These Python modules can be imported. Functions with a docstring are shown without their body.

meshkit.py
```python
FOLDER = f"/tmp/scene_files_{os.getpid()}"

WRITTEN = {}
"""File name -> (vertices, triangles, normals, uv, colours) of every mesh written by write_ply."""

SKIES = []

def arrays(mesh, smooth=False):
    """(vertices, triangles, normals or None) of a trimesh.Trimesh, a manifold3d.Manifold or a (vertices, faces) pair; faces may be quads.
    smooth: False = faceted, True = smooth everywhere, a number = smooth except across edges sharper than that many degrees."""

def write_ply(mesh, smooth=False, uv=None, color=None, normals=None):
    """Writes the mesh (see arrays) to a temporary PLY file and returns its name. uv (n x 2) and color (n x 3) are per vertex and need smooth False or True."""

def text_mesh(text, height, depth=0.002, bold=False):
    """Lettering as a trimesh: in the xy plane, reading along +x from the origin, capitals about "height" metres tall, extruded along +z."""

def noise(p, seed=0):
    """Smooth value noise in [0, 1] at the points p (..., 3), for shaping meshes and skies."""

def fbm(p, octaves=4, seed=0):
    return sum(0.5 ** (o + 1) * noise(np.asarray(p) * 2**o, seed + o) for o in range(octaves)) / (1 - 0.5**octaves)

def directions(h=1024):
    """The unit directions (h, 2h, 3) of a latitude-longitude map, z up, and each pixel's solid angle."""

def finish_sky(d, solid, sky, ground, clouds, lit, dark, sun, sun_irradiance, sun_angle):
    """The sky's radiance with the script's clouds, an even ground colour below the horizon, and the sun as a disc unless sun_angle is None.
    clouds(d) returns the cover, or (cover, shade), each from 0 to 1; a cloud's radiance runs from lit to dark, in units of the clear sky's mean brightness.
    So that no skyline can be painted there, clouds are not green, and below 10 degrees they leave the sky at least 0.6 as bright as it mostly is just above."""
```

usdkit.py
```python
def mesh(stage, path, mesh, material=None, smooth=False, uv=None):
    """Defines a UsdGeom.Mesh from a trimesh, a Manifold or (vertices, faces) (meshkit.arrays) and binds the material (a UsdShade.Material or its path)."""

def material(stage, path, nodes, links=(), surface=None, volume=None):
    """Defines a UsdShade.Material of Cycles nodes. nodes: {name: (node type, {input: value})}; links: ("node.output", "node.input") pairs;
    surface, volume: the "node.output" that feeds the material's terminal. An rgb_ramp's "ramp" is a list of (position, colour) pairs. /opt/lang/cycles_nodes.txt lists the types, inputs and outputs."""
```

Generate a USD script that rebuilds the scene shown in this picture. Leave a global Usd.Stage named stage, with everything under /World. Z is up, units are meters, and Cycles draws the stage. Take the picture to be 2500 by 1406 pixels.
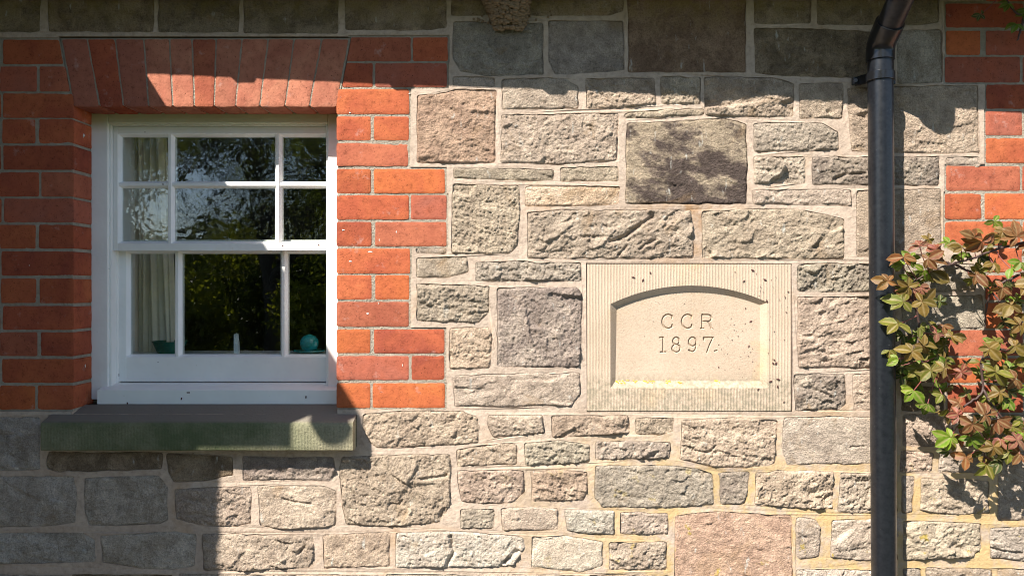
import math, random
import numpy as np, trimesh, shapely, manifold3d
from shapely.geometry import Polygon, LineString, box as sbox, MultiPolygon
from shapely.ops import unary_union
import shapely.affinity
from scipy.spatial import Delaunay
import meshkit, usdkit
from pxr import Usd, UsdGeom, UsdLux, UsdShade, Gf, Sdf, Vt

random.seed(7)
rng = np.random.default_rng(7)
stage = Usd.Stage.CreateInMemory()
UsdGeom.SetStageUpAxis(stage, UsdGeom.Tokens.z)
UsdGeom.SetStageMetersPerUnit(stage, 1.0)
world = UsdGeom.Xform.Define(stage, '/World')
stage.SetDefaultPrim(world.GetPrim())
UsdGeom.Scope.Define(stage, '/World/Looks')

# ------------------------------------------------------------------ camera, sky, sun
S = 0.0012                 # metres per unit of the survey grid (2500 x 1406) on the wall plane y = 0
D = 2.35                   # camera to wall
ZC = 1.69                  # eye height
cam = UsdGeom.Camera.Define(stage, '/World/camera')
cam.CreateFocalLengthAttr(D * 10); cam.CreateHorizontalApertureAttr(2500 * S * 10); cam.CreateVerticalApertureAttr(1406 * S * 10)
cam.CreateClippingRangeAttr(Gf.Vec2f(0.05, 2000)); cam.CreateExposureAttr(1.22)
cam.AddTranslateOp().Set(Gf.Vec3d(0, -D, ZC)); cam.AddRotateXYZOp().Set(Gf.Vec3f(90, 0, 0))
SA, SB = 0.82, 1.30        # sunlight per metre into the wall: right, down
TO_SUN = np.array([-SA, -1.0, SB]); TO_SUN /= np.linalg.norm(TO_SUN)
EL, ROT = math.asin(TO_SUN[2]), math.atan2(TO_SUN[0], TO_SUN[1])
sky_mat = usdkit.material(stage, '/World/Looks/sky_air', {
    'sky': ('sky_texture', {'sky_type': 'single_scattering', 'sun_disc': False, 'sun_elevation': EL, 'sun_rotation': ROT, 'altitude': 100.0, 'aerosol_density': 0.2, 'air_density': 0.8, 'ozone_density': 0.4, 'ground_albedo': 0.15}),
    'bg': ('background_shader', {'strength': 0.088})}, [('sky.color', 'bg.color')], surface='bg.background')
dome = UsdLux.DomeLight.Define(stage, '/World/sky')
dome.GetPrim().SetCustomDataByKey('kind', 'structure')
UsdShade.MaterialBindingAPI.Apply(dome.GetPrim()).Bind(sky_mat)
sun = UsdLux.DistantLight.Define(stage, '/World/sun')
sun.CreateNormalizeAttr(True); sun.CreateIntensityAttr(1.25); sun.CreateAngleAttr(0.5); sun.CreateColorAttr(Gf.Vec3f(1.0, 0.945, 0.865))
zax = TO_SUN; xax = np.cross([0, 0, 1.0], zax); xax /= np.linalg.norm(xax); yax = np.cross(zax, xax)
sun.AddTransformOp().Set(Gf.Matrix4d(*xax, 0, *yax, 0, *zax, 0, 0, 0, 8, 1))

# ------------------------------------------------------------------ helpers
def gx(px): return (px - 1250) * S
def gz(py): return ZC + (703 - py) * S
def P(px, py, y=0.0):
    """a point of the survey grid on the wall, at depth y"""
    return np.array([gx(px), y, gz(py)])
def A(px, py, y):
    """where a sight line of the survey meets the plane at depth y (positive is into the wall)"""
    f = (D + y) / D
    return np.array([gx(1250 + (px - 1250) * f), y, gz(703 + (py - 703) * f)])

names = {}
def path_for(name, parent):
    base = (parent or '/World') + '/' + name
    n = names.get(base, 0); names[base] = n + 1
    return base if n == 0 else f'{base}_{n:03d}'
def tag(prim, label=None, cat=None, group=None, kind=None):
    prim = prim.GetPrim() if hasattr(prim, 'GetPrim') else prim
    for k, v in (('label', label), ('category', cat), ('group', group), ('kind', kind)):
        if v: prim.SetCustomDataByKey(k, v)
    return prim
def holder(name, parent=None, label=None, cat=None, group=None, kind=None, loc=None):
    x = UsdGeom.Xform.Define(stage, path_for(name, parent))
    if loc is not None: x.AddTranslateOp().Set(Gf.Vec3d(*map(float, loc)))
    tag(x, label, cat, group, kind)
    return str(x.GetPath())
def obj(name, mesh, mat, parent=None, smooth=False, label=None, cat=None, group=None, kind=None, **prim):
    m = usdkit.mesh(stage, path_for(name, parent), mesh, mat, smooth)
    n = len(m.GetPointsAttr().Get())
    for k, v in prim.items():
        api = UsdGeom.PrimvarsAPI(m)
        v = np.asarray(v, np.float32)
        if v.ndim == 0 or (v.ndim == 1 and len(v) != 3):
            arr = np.full(n, float(v), np.float32) if v.ndim == 0 else v
            api.CreatePrimvar(k, Sdf.ValueTypeNames.FloatArray, 'vertex').Set(Vt.FloatArray.FromNumpy(arr))
        else:
            arr = np.tile(v, (n, 1)) if v.ndim == 1 else v
            api.CreatePrimvar(k, Sdf.ValueTypeNames.Color3fArray, 'vertex').Set(Vt.Vec3fArray.FromNumpy(arr.astype(np.float32)))
    tag(m, label, cat, group, kind)
    return str(m.GetPath())
class MB:
    def __init__(self): self.v = []; self.f = []; self.n = 0
    def add(self, mesh):
        v, f, _ = meshkit.arrays(mesh)
        self.v.append(v); self.f.append(f + self.n); self.n += len(v); return self
    def box(self, lo, hi, bevel=0.0):
        self.add(bbox(lo, hi, bevel)); return self
    def mesh(self): return np.vstack(self.v), np.vstack(self.f)
def bbox(lo, hi, bevel=0.0):
    lo, hi = np.minimum(lo, hi), np.maximum(lo, hi)
    if bevel <= 0:
        return trimesh.creation.box(bounds=[lo, hi])
    pts = []
    for sx in (0, 1):
        for sy in (0, 1):
            for sz in (0, 1):
                c = np.where([sx, sy, sz], hi, lo); d = np.where([sx, sy, sz], -1, 1) * bevel
                for k in range(3):
                    e = d.copy(); e[k] = 0; pts.append(c + e)
    return trimesh.Trimesh(np.array(pts)).convex_hull
def hull(pts): return trimesh.Trimesh(np.asarray(pts, float)).convex_hull
def tube(points, radii, sides=10, caps=True):
    p = np.asarray(points, float); r = np.broadcast_to(np.asarray(radii, float), (len(p),))
    t = np.gradient(p, axis=0); t /= np.linalg.norm(t, axis=1, keepdims=True) + 1e-12
    ref = np.array([0, 0, 1.0]) if abs(t[0, 2]) < 0.9 else np.array([1.0, 0, 0])
    V = []
    u = np.cross(t[0], ref); u /= np.linalg.norm(u)
    for i in range(len(p)):
        u = u - t[i] * (u @ t[i]); u /= np.linalg.norm(u); w = np.cross(t[i], u)
        a = np.arange(sides) * 2 * np.pi / sides
        V.append(p[i] + r[i] * (np.cos(a)[:, None] * u + np.sin(a)[:, None] * w))
    V = np.vstack(V); F = []
    for i in range(len(p) - 1):
        for k in range(sides):
            a, b = i * sides + k, i * sides + (k + 1) % sides
            F += [[a, b, b + sides], [a, b + sides, a + sides]]
    if caps:
        n = len(V); V = np.vstack([V, p[0], p[-1]])
        for k in range(sides):
            F.append([n, (k + 1) % sides, k]); o = (len(p) - 1) * sides
            F.append([n + 1, o + k, o + (k + 1) % sides])
    return V, np.array(F)
def extrude_x(profile_yz, x0, x1):
    """a (y, z) outline drawn out along x"""
    m = trimesh.creation.extrude_polygon(Polygon(profile_yz), abs(x1 - x0), engine='earcut')
    v = m.vertices
    m2 = trimesh.Trimesh(np.c_[min(x0, x1) + v[:, 2], v[:, 0], v[:, 1]], m.faces, process=False)
    return m2
def extrude_y(profile_xz, y0, y1):
    """an (x, z) outline (shapely polygon) drawn out from y0 to y1"""
    m = trimesh.creation.extrude_polygon(profile_xz, abs(y1 - y0), engine='earcut')
    v = m.vertices
    return trimesh.Trimesh(np.c_[v[:, 0], max(y0, y1) - v[:, 2], v[:, 1]], m.faces, process=False)
def fbm(p, o=4, seed=0): return meshkit.fbm(p, o, seed) * 2 - 1

# ------------------------------------------------------------------ materials
L = '/World/Looks/'
def mat(name, nodes, links, surface): return usdkit.material(stage, L + name, nodes, links, surface)
def plain(name, color, rough=0.6, var=0.15, scale=20.0, bump=0.0, bscale=200.0, spec=0.5, **extra):
    n = {'geo': ('geometry', {}), 'n': ('noise_texture', {'scale': scale, 'detail': 5.0, 'roughness': 0.6}),
         'r': ('rgb_ramp', {'ramp': [(0.25, tuple(c * (1 - var) for c in color)), (0.75, tuple(min(1, c * (1 + var)) for c in color))]}),
         'p': ('principled_bsdf', {'roughness': rough, 'specular_ior_level': spec, **extra})}
    l = [('geo.position', 'n.vector'), ('n.fac', 'r.fac'), ('r.color', 'p.base_color')]
    if bump:
        n['bn'] = ('noise_texture', {'scale': bscale, 'detail': 4.0, 'roughness': 0.6}); n['b'] = ('bump', {'distance': bump, 'strength': 1.0})
        l += [('geo.position', 'bn.vector'), ('bn.fac', 'b.height'), ('b.normal', 'p.normal')]
    return mat(name, n, l, 'p.BSDF')

def stone_material(name, algae=True):
    n = {'geo': ('geometry', {}), 'sep': ('separate_xyz', {}),
         't1': ('attribute', {'attribute': 'tint'}), 't2': ('attribute', {'attribute': 'tint2'}),
         'big': ('noise_texture', {'scale': 11.0, 'detail': 7.0, 'roughness': 0.68, 'distortion': 0.6}),
         'bigr': ('rgb_ramp', {'ramp': [(0.43, (0, 0, 0)), (0.57, (1, 1, 1))]}),
         'm1': ('mix_color', {}),
         'mid': ('noise_texture', {'scale': 36.0, 'detail': 9.0, 'roughness': 0.80}),
         'midr': ('rgb_ramp', {'ramp': [(0.30, (0.50, 0.48, 0.46)), (0.45, (0.92, 0.91, 0.90)), (0.56, (1.08, 1.07, 1.06)), (0.72, (1.42, 1.40, 1.34))]}),
         'm2': ('mix_color', {'blend_type': 'multiply', 'fac': 1.0, 'use_clamp': False}),
         'fine': ('noise_texture', {'scale': 260.0, 'detail': 4.0, 'roughness': 0.7}),
         'finer': ('rgb_ramp', {'ramp': [(0.3, (0.52, 0.50, 0.48)), (0.48, (1, 1, 1)), (0.72, (1.35, 1.34, 1.30))]}),
         'm3': ('mix_color', {'blend_type': 'multiply', 'fac': 0.9}),
         # rust coming through the stone
         'rust': ('noise_texture', {'scale': 6.5, 'detail': 5.0, 'roughness': 0.6, 'distortion': 1.0}),
         'rustr': ('rgb_ramp', {'ramp': [(0.60, (0, 0, 0)), (0.74, (0.6, 0.6, 0.6))]}),
         'm4': ('mix_color', {'b': (0.34, 0.21, 0.10)}),
         # white lime flecks that run downwards
         'mp': ('mapping', {'scale': (70.0, 70.0, 22.0)}),
         'fl': ('noise_texture', {'scale': 1.0, 'detail': 3.0, 'roughness': 0.5}),
         'flr': ('rgb_ramp', {'ramp': [(0.665, (0, 0, 0)), (0.76, (0.7, 0.7, 0.7))]}),
         'm5': ('mix_color', {'b': (0.62, 0.60, 0.54)}),
         # yellow lichen low on the wall
         'li': ('noise_texture', {'scale': 16.0, 'detail': 6.0, 'roughness': 0.65}),
         'lir': ('rgb_ramp', {'ramp': [(0.615, (0, 0, 0)), (0.66, (1, 1, 1))]}),
         'lz': ('map_range', {'from_min': 1.30, 'from_max': 0.95, 'to_min': 0.0, 'to_max': 0.9, 'clamp': True}),
         'lx': ('map_range', {'from_min': -0.2, 'from_max': 0.5, 'to_min': 0.05, 'to_max': 1.0, 'clamp': True}),
         'lm': ('math', {'math_type': 'multiply'}), 'lm2': ('math', {'math_type': 'multiply'}),
         'm6': ('mix_color', {'b': (0.46, 0.34, 0.075)}),
         # green algae growth on the damp courses under the eaves
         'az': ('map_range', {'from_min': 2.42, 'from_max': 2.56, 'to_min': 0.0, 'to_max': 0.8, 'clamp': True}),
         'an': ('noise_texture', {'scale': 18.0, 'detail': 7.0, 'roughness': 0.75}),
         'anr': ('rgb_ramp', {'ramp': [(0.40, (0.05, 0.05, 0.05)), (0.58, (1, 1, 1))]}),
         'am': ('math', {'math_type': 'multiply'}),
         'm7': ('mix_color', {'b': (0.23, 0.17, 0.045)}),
         'b1': ('noise_texture', {'scale': 230.0, 'detail': 5.0, 'roughness': 0.7}),
         'bp': ('bump', {'distance': 0.012, 'strength': 1.0}),
         'p': ('principled_bsdf', {'roughness': 0.95, 'specular_ior_level': 0.08, 'diffuse_roughness': 0.4})}
    l = [('geo.position', x + '.vector') for x in ('sep', 'big', 'mid', 'fine', 'rust', 'mp', 'li', 'an', 'b1')]
    l += [('big.fac', 'bigr.fac'), ('bigr.color', 'm1.fac'), ('t1.color', 'm1.a'), ('t2.color', 'm1.b'),
          ('mid.fac', 'midr.fac'), ('m1.result', 'm2.a'), ('midr.color', 'm2.b'),
          ('fine.fac', 'finer.fac'), ('m2.result', 'm3.a'), ('finer.color', 'm3.b'),
          ('rust.fac', 'rustr.fac'), ('rustr.color', 'm4.fac'), ('m3.result', 'm4.a'),
          ('mp.vector', 'fl.vector'), ('fl.fac', 'flr.fac'), ('flr.color', 'm5.fac'), ('m4.result', 'm5.a'),
          ('li.fac', 'lir.fac'), ('sep.z', 'lz.value'), ('sep.x', 'lx.value'), ('lz.result', 'lm.value1'), ('lx.result', 'lm.value2'),
          ('lm.value', 'lm2.value1'), ('lir.color', 'lm2.value2'), ('lm2.value', 'm6.fac'), ('m5.result', 'm6.a'),
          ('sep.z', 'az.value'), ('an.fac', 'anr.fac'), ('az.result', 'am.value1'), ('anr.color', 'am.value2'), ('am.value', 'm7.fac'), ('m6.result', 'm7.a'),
          ('m7.result', 'p.base_color'), ('b1.fac', 'bp.height'), ('bp.normal', 'p.normal')]
    return mat(name, n, l, 'p.BSDF')
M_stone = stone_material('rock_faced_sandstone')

def mortar_material(name, c1, c2, rust, bump, bscale):
    n = {'geo': ('geometry', {}), 'sep': ('separate_xyz', {}),
         'a': ('noise_texture', {'scale': 7.0, 'detail': 5.0, 'roughness': 0.6}),
         'ar': ('rgb_ramp', {'ramp': [(0.3, c1), (0.7, c2)]}),
         'f': ('noise_texture', {'scale': 60.0, 'detail': 8.0, 'roughness': 0.78}),
         'fr': ('rgb_ramp', {'ramp': [(0.3, (0.66, 0.64, 0.62)), (0.47, (0.97, 0.97, 0.97)), (0.7, (1.2, 1.2, 1.18))]}),
         'm': ('mix_color', {'blend_type': 'multiply', 'fac': 1.0}),
         'st': ('noise_texture', {'scale': 4.5, 'detail': 5.0, 'roughness': 0.62, 'distortion': 0.8}),
         'str': ('rgb_ramp', {'ramp': [(0.56, (0, 0, 0)), (0.72, (rust, rust, rust))]}),
         'm2': ('mix_color', {'b': (0.36, 0.22, 0.11)}),
         'sd': ('vector_math', {'math_type': 'distance', 'vector2': tuple(P(1680, 545))}), 'sm': ('map_range', {'from_min': 0.04, 'from_max': 0.24, 'to_min': 1.0, 'to_max': 0.0, 'clamp': True}),
         'sn': ('noise_texture', {'scale': 14.0, 'detail': 5.0, 'roughness': 0.7}), 'snr': ('rgb_ramp', {'ramp': [(0.38, (0, 0, 0)), (0.6, (0.85, 0.85, 0.85))]}), 'sx': ('math', {'math_type': 'multiply'}), 'm2b': ('mix_color', {'b': (0.27, 0.155, 0.075)}),
         'li': ('noise_texture', {'scale': 9.0, 'detail': 7.0, 'roughness': 0.7}),
         'lir': ('rgb_ramp', {'ramp': [(0.40, (0, 0, 0)), (0.55, (0.8, 0.8, 0.8))]}),
         'lz': ('map_range', {'from_min': 1.36, 'from_max': 1.10, 'to_min': 0.0, 'to_max': 1.0, 'clamp': True}),
         'lx': ('map_range', {'from_min': -0.1, 'from_max': 0.45, 'to_min': 0.04, 'to_max': 1.0, 'clamp': True}),
         'lm': ('math', {'math_type': 'multiply'}), 'lm2': ('math', {'math_type': 'multiply'}),
         'm3': ('mix_color', {'b': (0.47, 0.325, 0.135)}),
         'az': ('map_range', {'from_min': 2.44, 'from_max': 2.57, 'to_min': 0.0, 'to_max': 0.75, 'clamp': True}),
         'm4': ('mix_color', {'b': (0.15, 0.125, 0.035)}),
         'b1': ('noise_texture', {'scale': bscale, 'detail': 6.0, 'roughness': 0.65}),
         'bp': ('bump', {'distance': bump, 'strength': 1.0}),
         'p': ('principled_bsdf', {'roughness': 0.95, 'specular_ior_level': 0.15})}
    l = [('geo.position', x + '.vector') for x in ('sep', 'a', 'f', 'st', 'li', 'b1')]
    l += [('a.fac', 'ar.fac'), ('f.fac', 'fr.fac'), ('ar.color', 'm.a'), ('fr.color', 'm.b'), ('st.fac', 'str.fac'), ('str.color', 'm2.fac'), ('m.result', 'm2.a'),
          ('li.fac', 'lir.fac'), ('sep.z', 'lz.value'), ('sep.x', 'lx.value'), ('lz.result', 'lm.value1'), ('lx.result', 'lm.value2'), ('lm.value', 'lm2.value1'),
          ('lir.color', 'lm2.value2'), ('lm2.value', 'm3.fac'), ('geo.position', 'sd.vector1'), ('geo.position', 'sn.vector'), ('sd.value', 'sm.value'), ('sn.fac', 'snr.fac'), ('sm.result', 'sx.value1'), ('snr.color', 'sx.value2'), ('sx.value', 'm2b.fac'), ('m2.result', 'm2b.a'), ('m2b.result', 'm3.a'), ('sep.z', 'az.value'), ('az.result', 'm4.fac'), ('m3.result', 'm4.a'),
          ('m4.result', 'p.base_color'), ('b1.fac', 'bp.height'), ('bp.normal', 'p.normal')]
    return mat(name, n, l, 'p.BSDF')
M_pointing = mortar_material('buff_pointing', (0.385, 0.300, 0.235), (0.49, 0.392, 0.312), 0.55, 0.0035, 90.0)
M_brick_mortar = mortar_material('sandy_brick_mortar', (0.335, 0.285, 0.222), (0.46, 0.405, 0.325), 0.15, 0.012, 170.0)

def brick_material():
    n = {'geo': ('geometry', {}), 't1': ('attribute', {'attribute': 'tint'}), 't2': ('attribute', {'attribute': 'tint2'}),
         'big': ('noise_texture', {'scale': 9.0, 'detail': 5.0, 'roughness': 0.55, 'distortion': 0.5}),
         'bigr': ('rgb_ramp', {'ramp': [(0.36, (0, 0, 0)), (0.66, (1, 1, 1))]}), 'm1': ('mix_color', {}),
         'mid': ('noise_texture', {'scale': 48.0, 'detail': 7.0, 'roughness': 0.74}),
         'midr': ('rgb_ramp', {'ramp': [(0.30, (0.56, 0.54, 0.53)), (0.46, (0.97, 0.97, 0.97)), (0.72, (1.18, 1.18, 1.18))]}),
         'm2': ('mix_color', {'blend_type': 'multiply', 'fac': 1.0}),
         'pit': ('noise_texture', {'scale': 240.0, 'detail': 2.0, 'roughness': 0.5}),
         'pitr': ('rgb_ramp', {'ramp': [(0.27, (0.3, 0.28, 0.27)), (0.36, (1, 1, 1))]}),
         'm3': ('mix_color', {'blend_type': 'multiply', 'fac': 0.9}),
         'lime': ('noise_texture', {'scale': 19.0, 'detail': 6.0, 'roughness': 0.7}),
         'limer': ('rgb_ramp', {'ramp': [(0.60, (0, 0, 0)), (0.76, (0.45, 0.45, 0.45))]}),
         'm4': ('mix_color', {'b': (0.55, 0.42, 0.38)}),
         'b1': ('noise_texture', {'scale': 160.0, 'detail': 5.0, 'roughness': 0.6}),
         'bp': ('bump', {'distance': 0.0016, 'strength': 1.0}),
         'p': ('principled_bsdf', {'roughness': 0.9, 'specular_ior_level': 0.07})}
    l = [('geo.position', x + '.vector') for x in ('big', 'mid', 'pit', 'lime', 'b1')]
    l += [('big.fac', 'bigr.fac'), ('bigr.color', 'm1.fac'), ('t1.color', 'm1.a'), ('t2.color', 'm1.b'), ('mid.fac', 'midr.fac'), ('m1.result', 'm2.a'), ('midr.color', 'm2.b'),
          ('pit.fac', 'pitr.fac'), ('m2.result', 'm3.a'), ('pitr.color', 'm3.b'), ('lime.fac', 'limer.fac'), ('limer.color', 'm4.fac'), ('m3.result', 'm4.a'), ('m4.result', 'p.base_color'),
          ('b1.fac', 'bp.height'), ('bp.normal', 'p.normal')]
    return mat('red_brick', n, l, 'p.BSDF')
M_brick = brick_material()

def paint_material():
    n = {'geo': ('geometry', {}), 'sep': ('separate_xyz', {}),
         'a': ('noise_texture', {'scale': 8.0, 'detail': 5.0, 'roughness': 0.6}), 'ar': ('rgb_ramp', {'ramp': [(0.3, (0.77, 0.76, 0.72)), (0.7, (0.85, 0.84, 0.80))]}),
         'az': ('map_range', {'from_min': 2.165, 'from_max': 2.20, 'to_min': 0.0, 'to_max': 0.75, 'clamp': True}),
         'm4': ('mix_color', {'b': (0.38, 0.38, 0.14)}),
         'd': ('noise_texture', {'scale': 75.0, 'detail': 4.0, 'roughness': 0.7}), 'dr': ('rgb_ramp', {'ramp': [(0.22, (0.55, 0.5, 0.365)), (0.32, (1, 1, 1))]}),
         'm5': ('mix_color', {'blend_type': 'multiply', 'fac': 0.8}),
         'b1': ('noise_texture', {'scale': 60.0, 'detail': 4.0, 'roughness': 0.6}), 'bp': ('bump', {'distance': 0.0012, 'strength': 1.0}),
         'p': ('principled_bsdf', {'roughness': 0.38, 'specular_ior_level': 0.45})}
    l = [('geo.position', x + '.vector') for x in ('sep', 'a', 'd', 'b1')]
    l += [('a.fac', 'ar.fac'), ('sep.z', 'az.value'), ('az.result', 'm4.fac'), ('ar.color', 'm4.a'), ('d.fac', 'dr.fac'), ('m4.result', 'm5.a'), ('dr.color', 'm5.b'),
          ('m5.result', 'p.base_color'), ('b1.fac', 'bp.height'), ('bp.normal', 'p.normal')]
    return mat('white_gloss_paint', n, l, 'p.BSDF')
M_paint = paint_material()

def glass_material(name, d1, s1, d2, s2):
    n = {'geo': ('geometry', {}), 'lw': ('layer_weight', {'blend': 0.5}), 'pw': ('math', {'math_type': 'power', 'value2': 4.0}),
         'ma': ('math', {'math_type': 'multiply_add', 'value2': 0.9, 'value3': 0.072}),
         'n1': ('noise_texture', {'scale': s1, 'detail': 1.5, 'roughness': 0.5, 'distortion': 1.0}), 'b1': ('bump', {'distance': d1, 'strength': 1.0}),
         'n2': ('noise_texture', {'scale': s2, 'detail': 1.0, 'roughness': 0.5}), 'b2': ('bump', {'distance': d2, 'strength': 1.0}),
         'g': ('glossy_bsdf', {'roughness': 0.0, 'color': (1, 1, 1)}), 't': ('transparent_bsdf', {'color': (0.93, 0.95, 0.94)}), 'mx': ('mix_closure', {})}
    l = [('geo.position', 'n1.vector'), ('geo.position', 'n2.vector'), ('n1.fac', 'b1.height'), ('n2.fac', 'b2.height'), ('b1.normal', 'b2.normal'), ('b2.normal', 'g.normal'),
         ('lw.facing', 'pw.value1'), ('pw.value', 'ma.value1'), ('ma.value', 'mx.fac'), ('t.BSDF', 'mx.closure1'), ('g.BSDF', 'mx.closure2')]
    return mat(name, n, l, 'mx.closure')
M_glass_old = glass_material('old_wavy_glass', 0.00050, 18.0, 0.00016, 60.0)
M_glass_new = glass_material('flat_glass', 0.00010, 6.0, 0.00001, 40.0)

# ------------------------------------------------------------------ the wall: stones
def wobble(poly, amp, scale, step, seed, rnd):
    rnd = min(rnd, 0.22 * min(np.ptp(shapely.get_coordinates(poly), 0)))
    if rnd: poly = poly.buffer(-rnd).buffer(rnd)
    if isinstance(poly, MultiPolygon): poly = max(poly.geoms, key=lambda g: g.area)
    ring = poly.exterior
    n = max(8, int(ring.length / step))
    pts = np.array([ring.interpolate(i / n, normalized=True).coords[0] for i in range(n)])
    q = np.c_[pts / scale, np.full(n, seed * 3.7)]
    off = np.c_[fbm(q, 4, seed), fbm(q + 40, 4, seed + 5)] * amp
    out = Polygon(pts + off)
    return out if out.is_valid else Polygon(pts)

def plate(poly, step, hfun, back, seed=0):
    """front face over a survey-grid polygon with relief hfun(points, distance to edge) -> y, and a skirt back to y = back"""
    r = np.random.default_rng(seed + 11)
    ring = poly.exterior
    n = max(12, int(ring.length / step))
    B = shapely.get_coordinates(shapely.line_interpolate_point(ring, np.linspace(0, ring.length, n, endpoint=False)))
    x0, y0, x1, y1 = poly.bounds
    X, Y = np.meshgrid(np.arange(x0 + step / 2, x1, step), np.arange(y0 + step / 2, y1, step))
    G = np.c_[X.ravel(), Y.ravel()] + r.uniform(-0.3, 0.3, (X.size, 2)) * step
    pts = shapely.points(G)
    shapely.prepare(poly)
    inside = shapely.contains(poly, pts)
    G = G[inside]; d = shapely.distance(ring, pts[inside])
    keep = d > step * 0.55
    G, d = G[keep], d[keep]
    V2 = np.vstack([B, G]); dd = np.r_[np.zeros(n), d]
    tri = Delaunay(V2).simplices
    c = V2[tri].mean(1)
    tri = tri[shapely.contains(poly, shapely.points(c))]
    a, b, e = V2[tri[:, 0]], V2[tri[:, 1]], V2[tri[:, 2]]
    area = (b[:, 0] - a[:, 0]) * (e[:, 1] - a[:, 1]) - (b[:, 1] - a[:, 1]) * (e[:, 0] - a[:, 0])
    tri = tri[np.abs(area) > 1e-6]; area = area[np.abs(area) > 1e-6]
    tri[area > 0] = tri[area > 0][:, [0, 2, 1]]      # grid y runs down: after the flip to z up these face -y
    h = hfun(V2, dd)
    V = np.c_[gx(V2[:, 0]), h, gz(V2[:, 1])]
    # orient: normal must point to -y
    nrm = np.cross(V[tri[:, 1]] - V[tri[:, 0]], V[tri[:, 2]] - V[tri[:, 0]])
    flip = nrm[:, 1] > 0; tri[flip] = tri[flip][:, [0, 2, 1]]
    m = len(V); ringF = V[:n].copy(); ringB = ringF.copy(); ringB[:, 1] = back
    V = np.vstack([V, ringF, ringB])
    k = np.arange(n); k2 = (k + 1) % n
    sk = np.vstack([np.c_[m + k, m + k2, m + n + k2], np.c_[m + k, m + n + k2, m + n + k]])
    cw = Polygon(B).exterior.is_ccw
    if not cw: sk = sk[:, [0, 2, 1]]
    return V, np.vstack([tri, sk])

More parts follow.
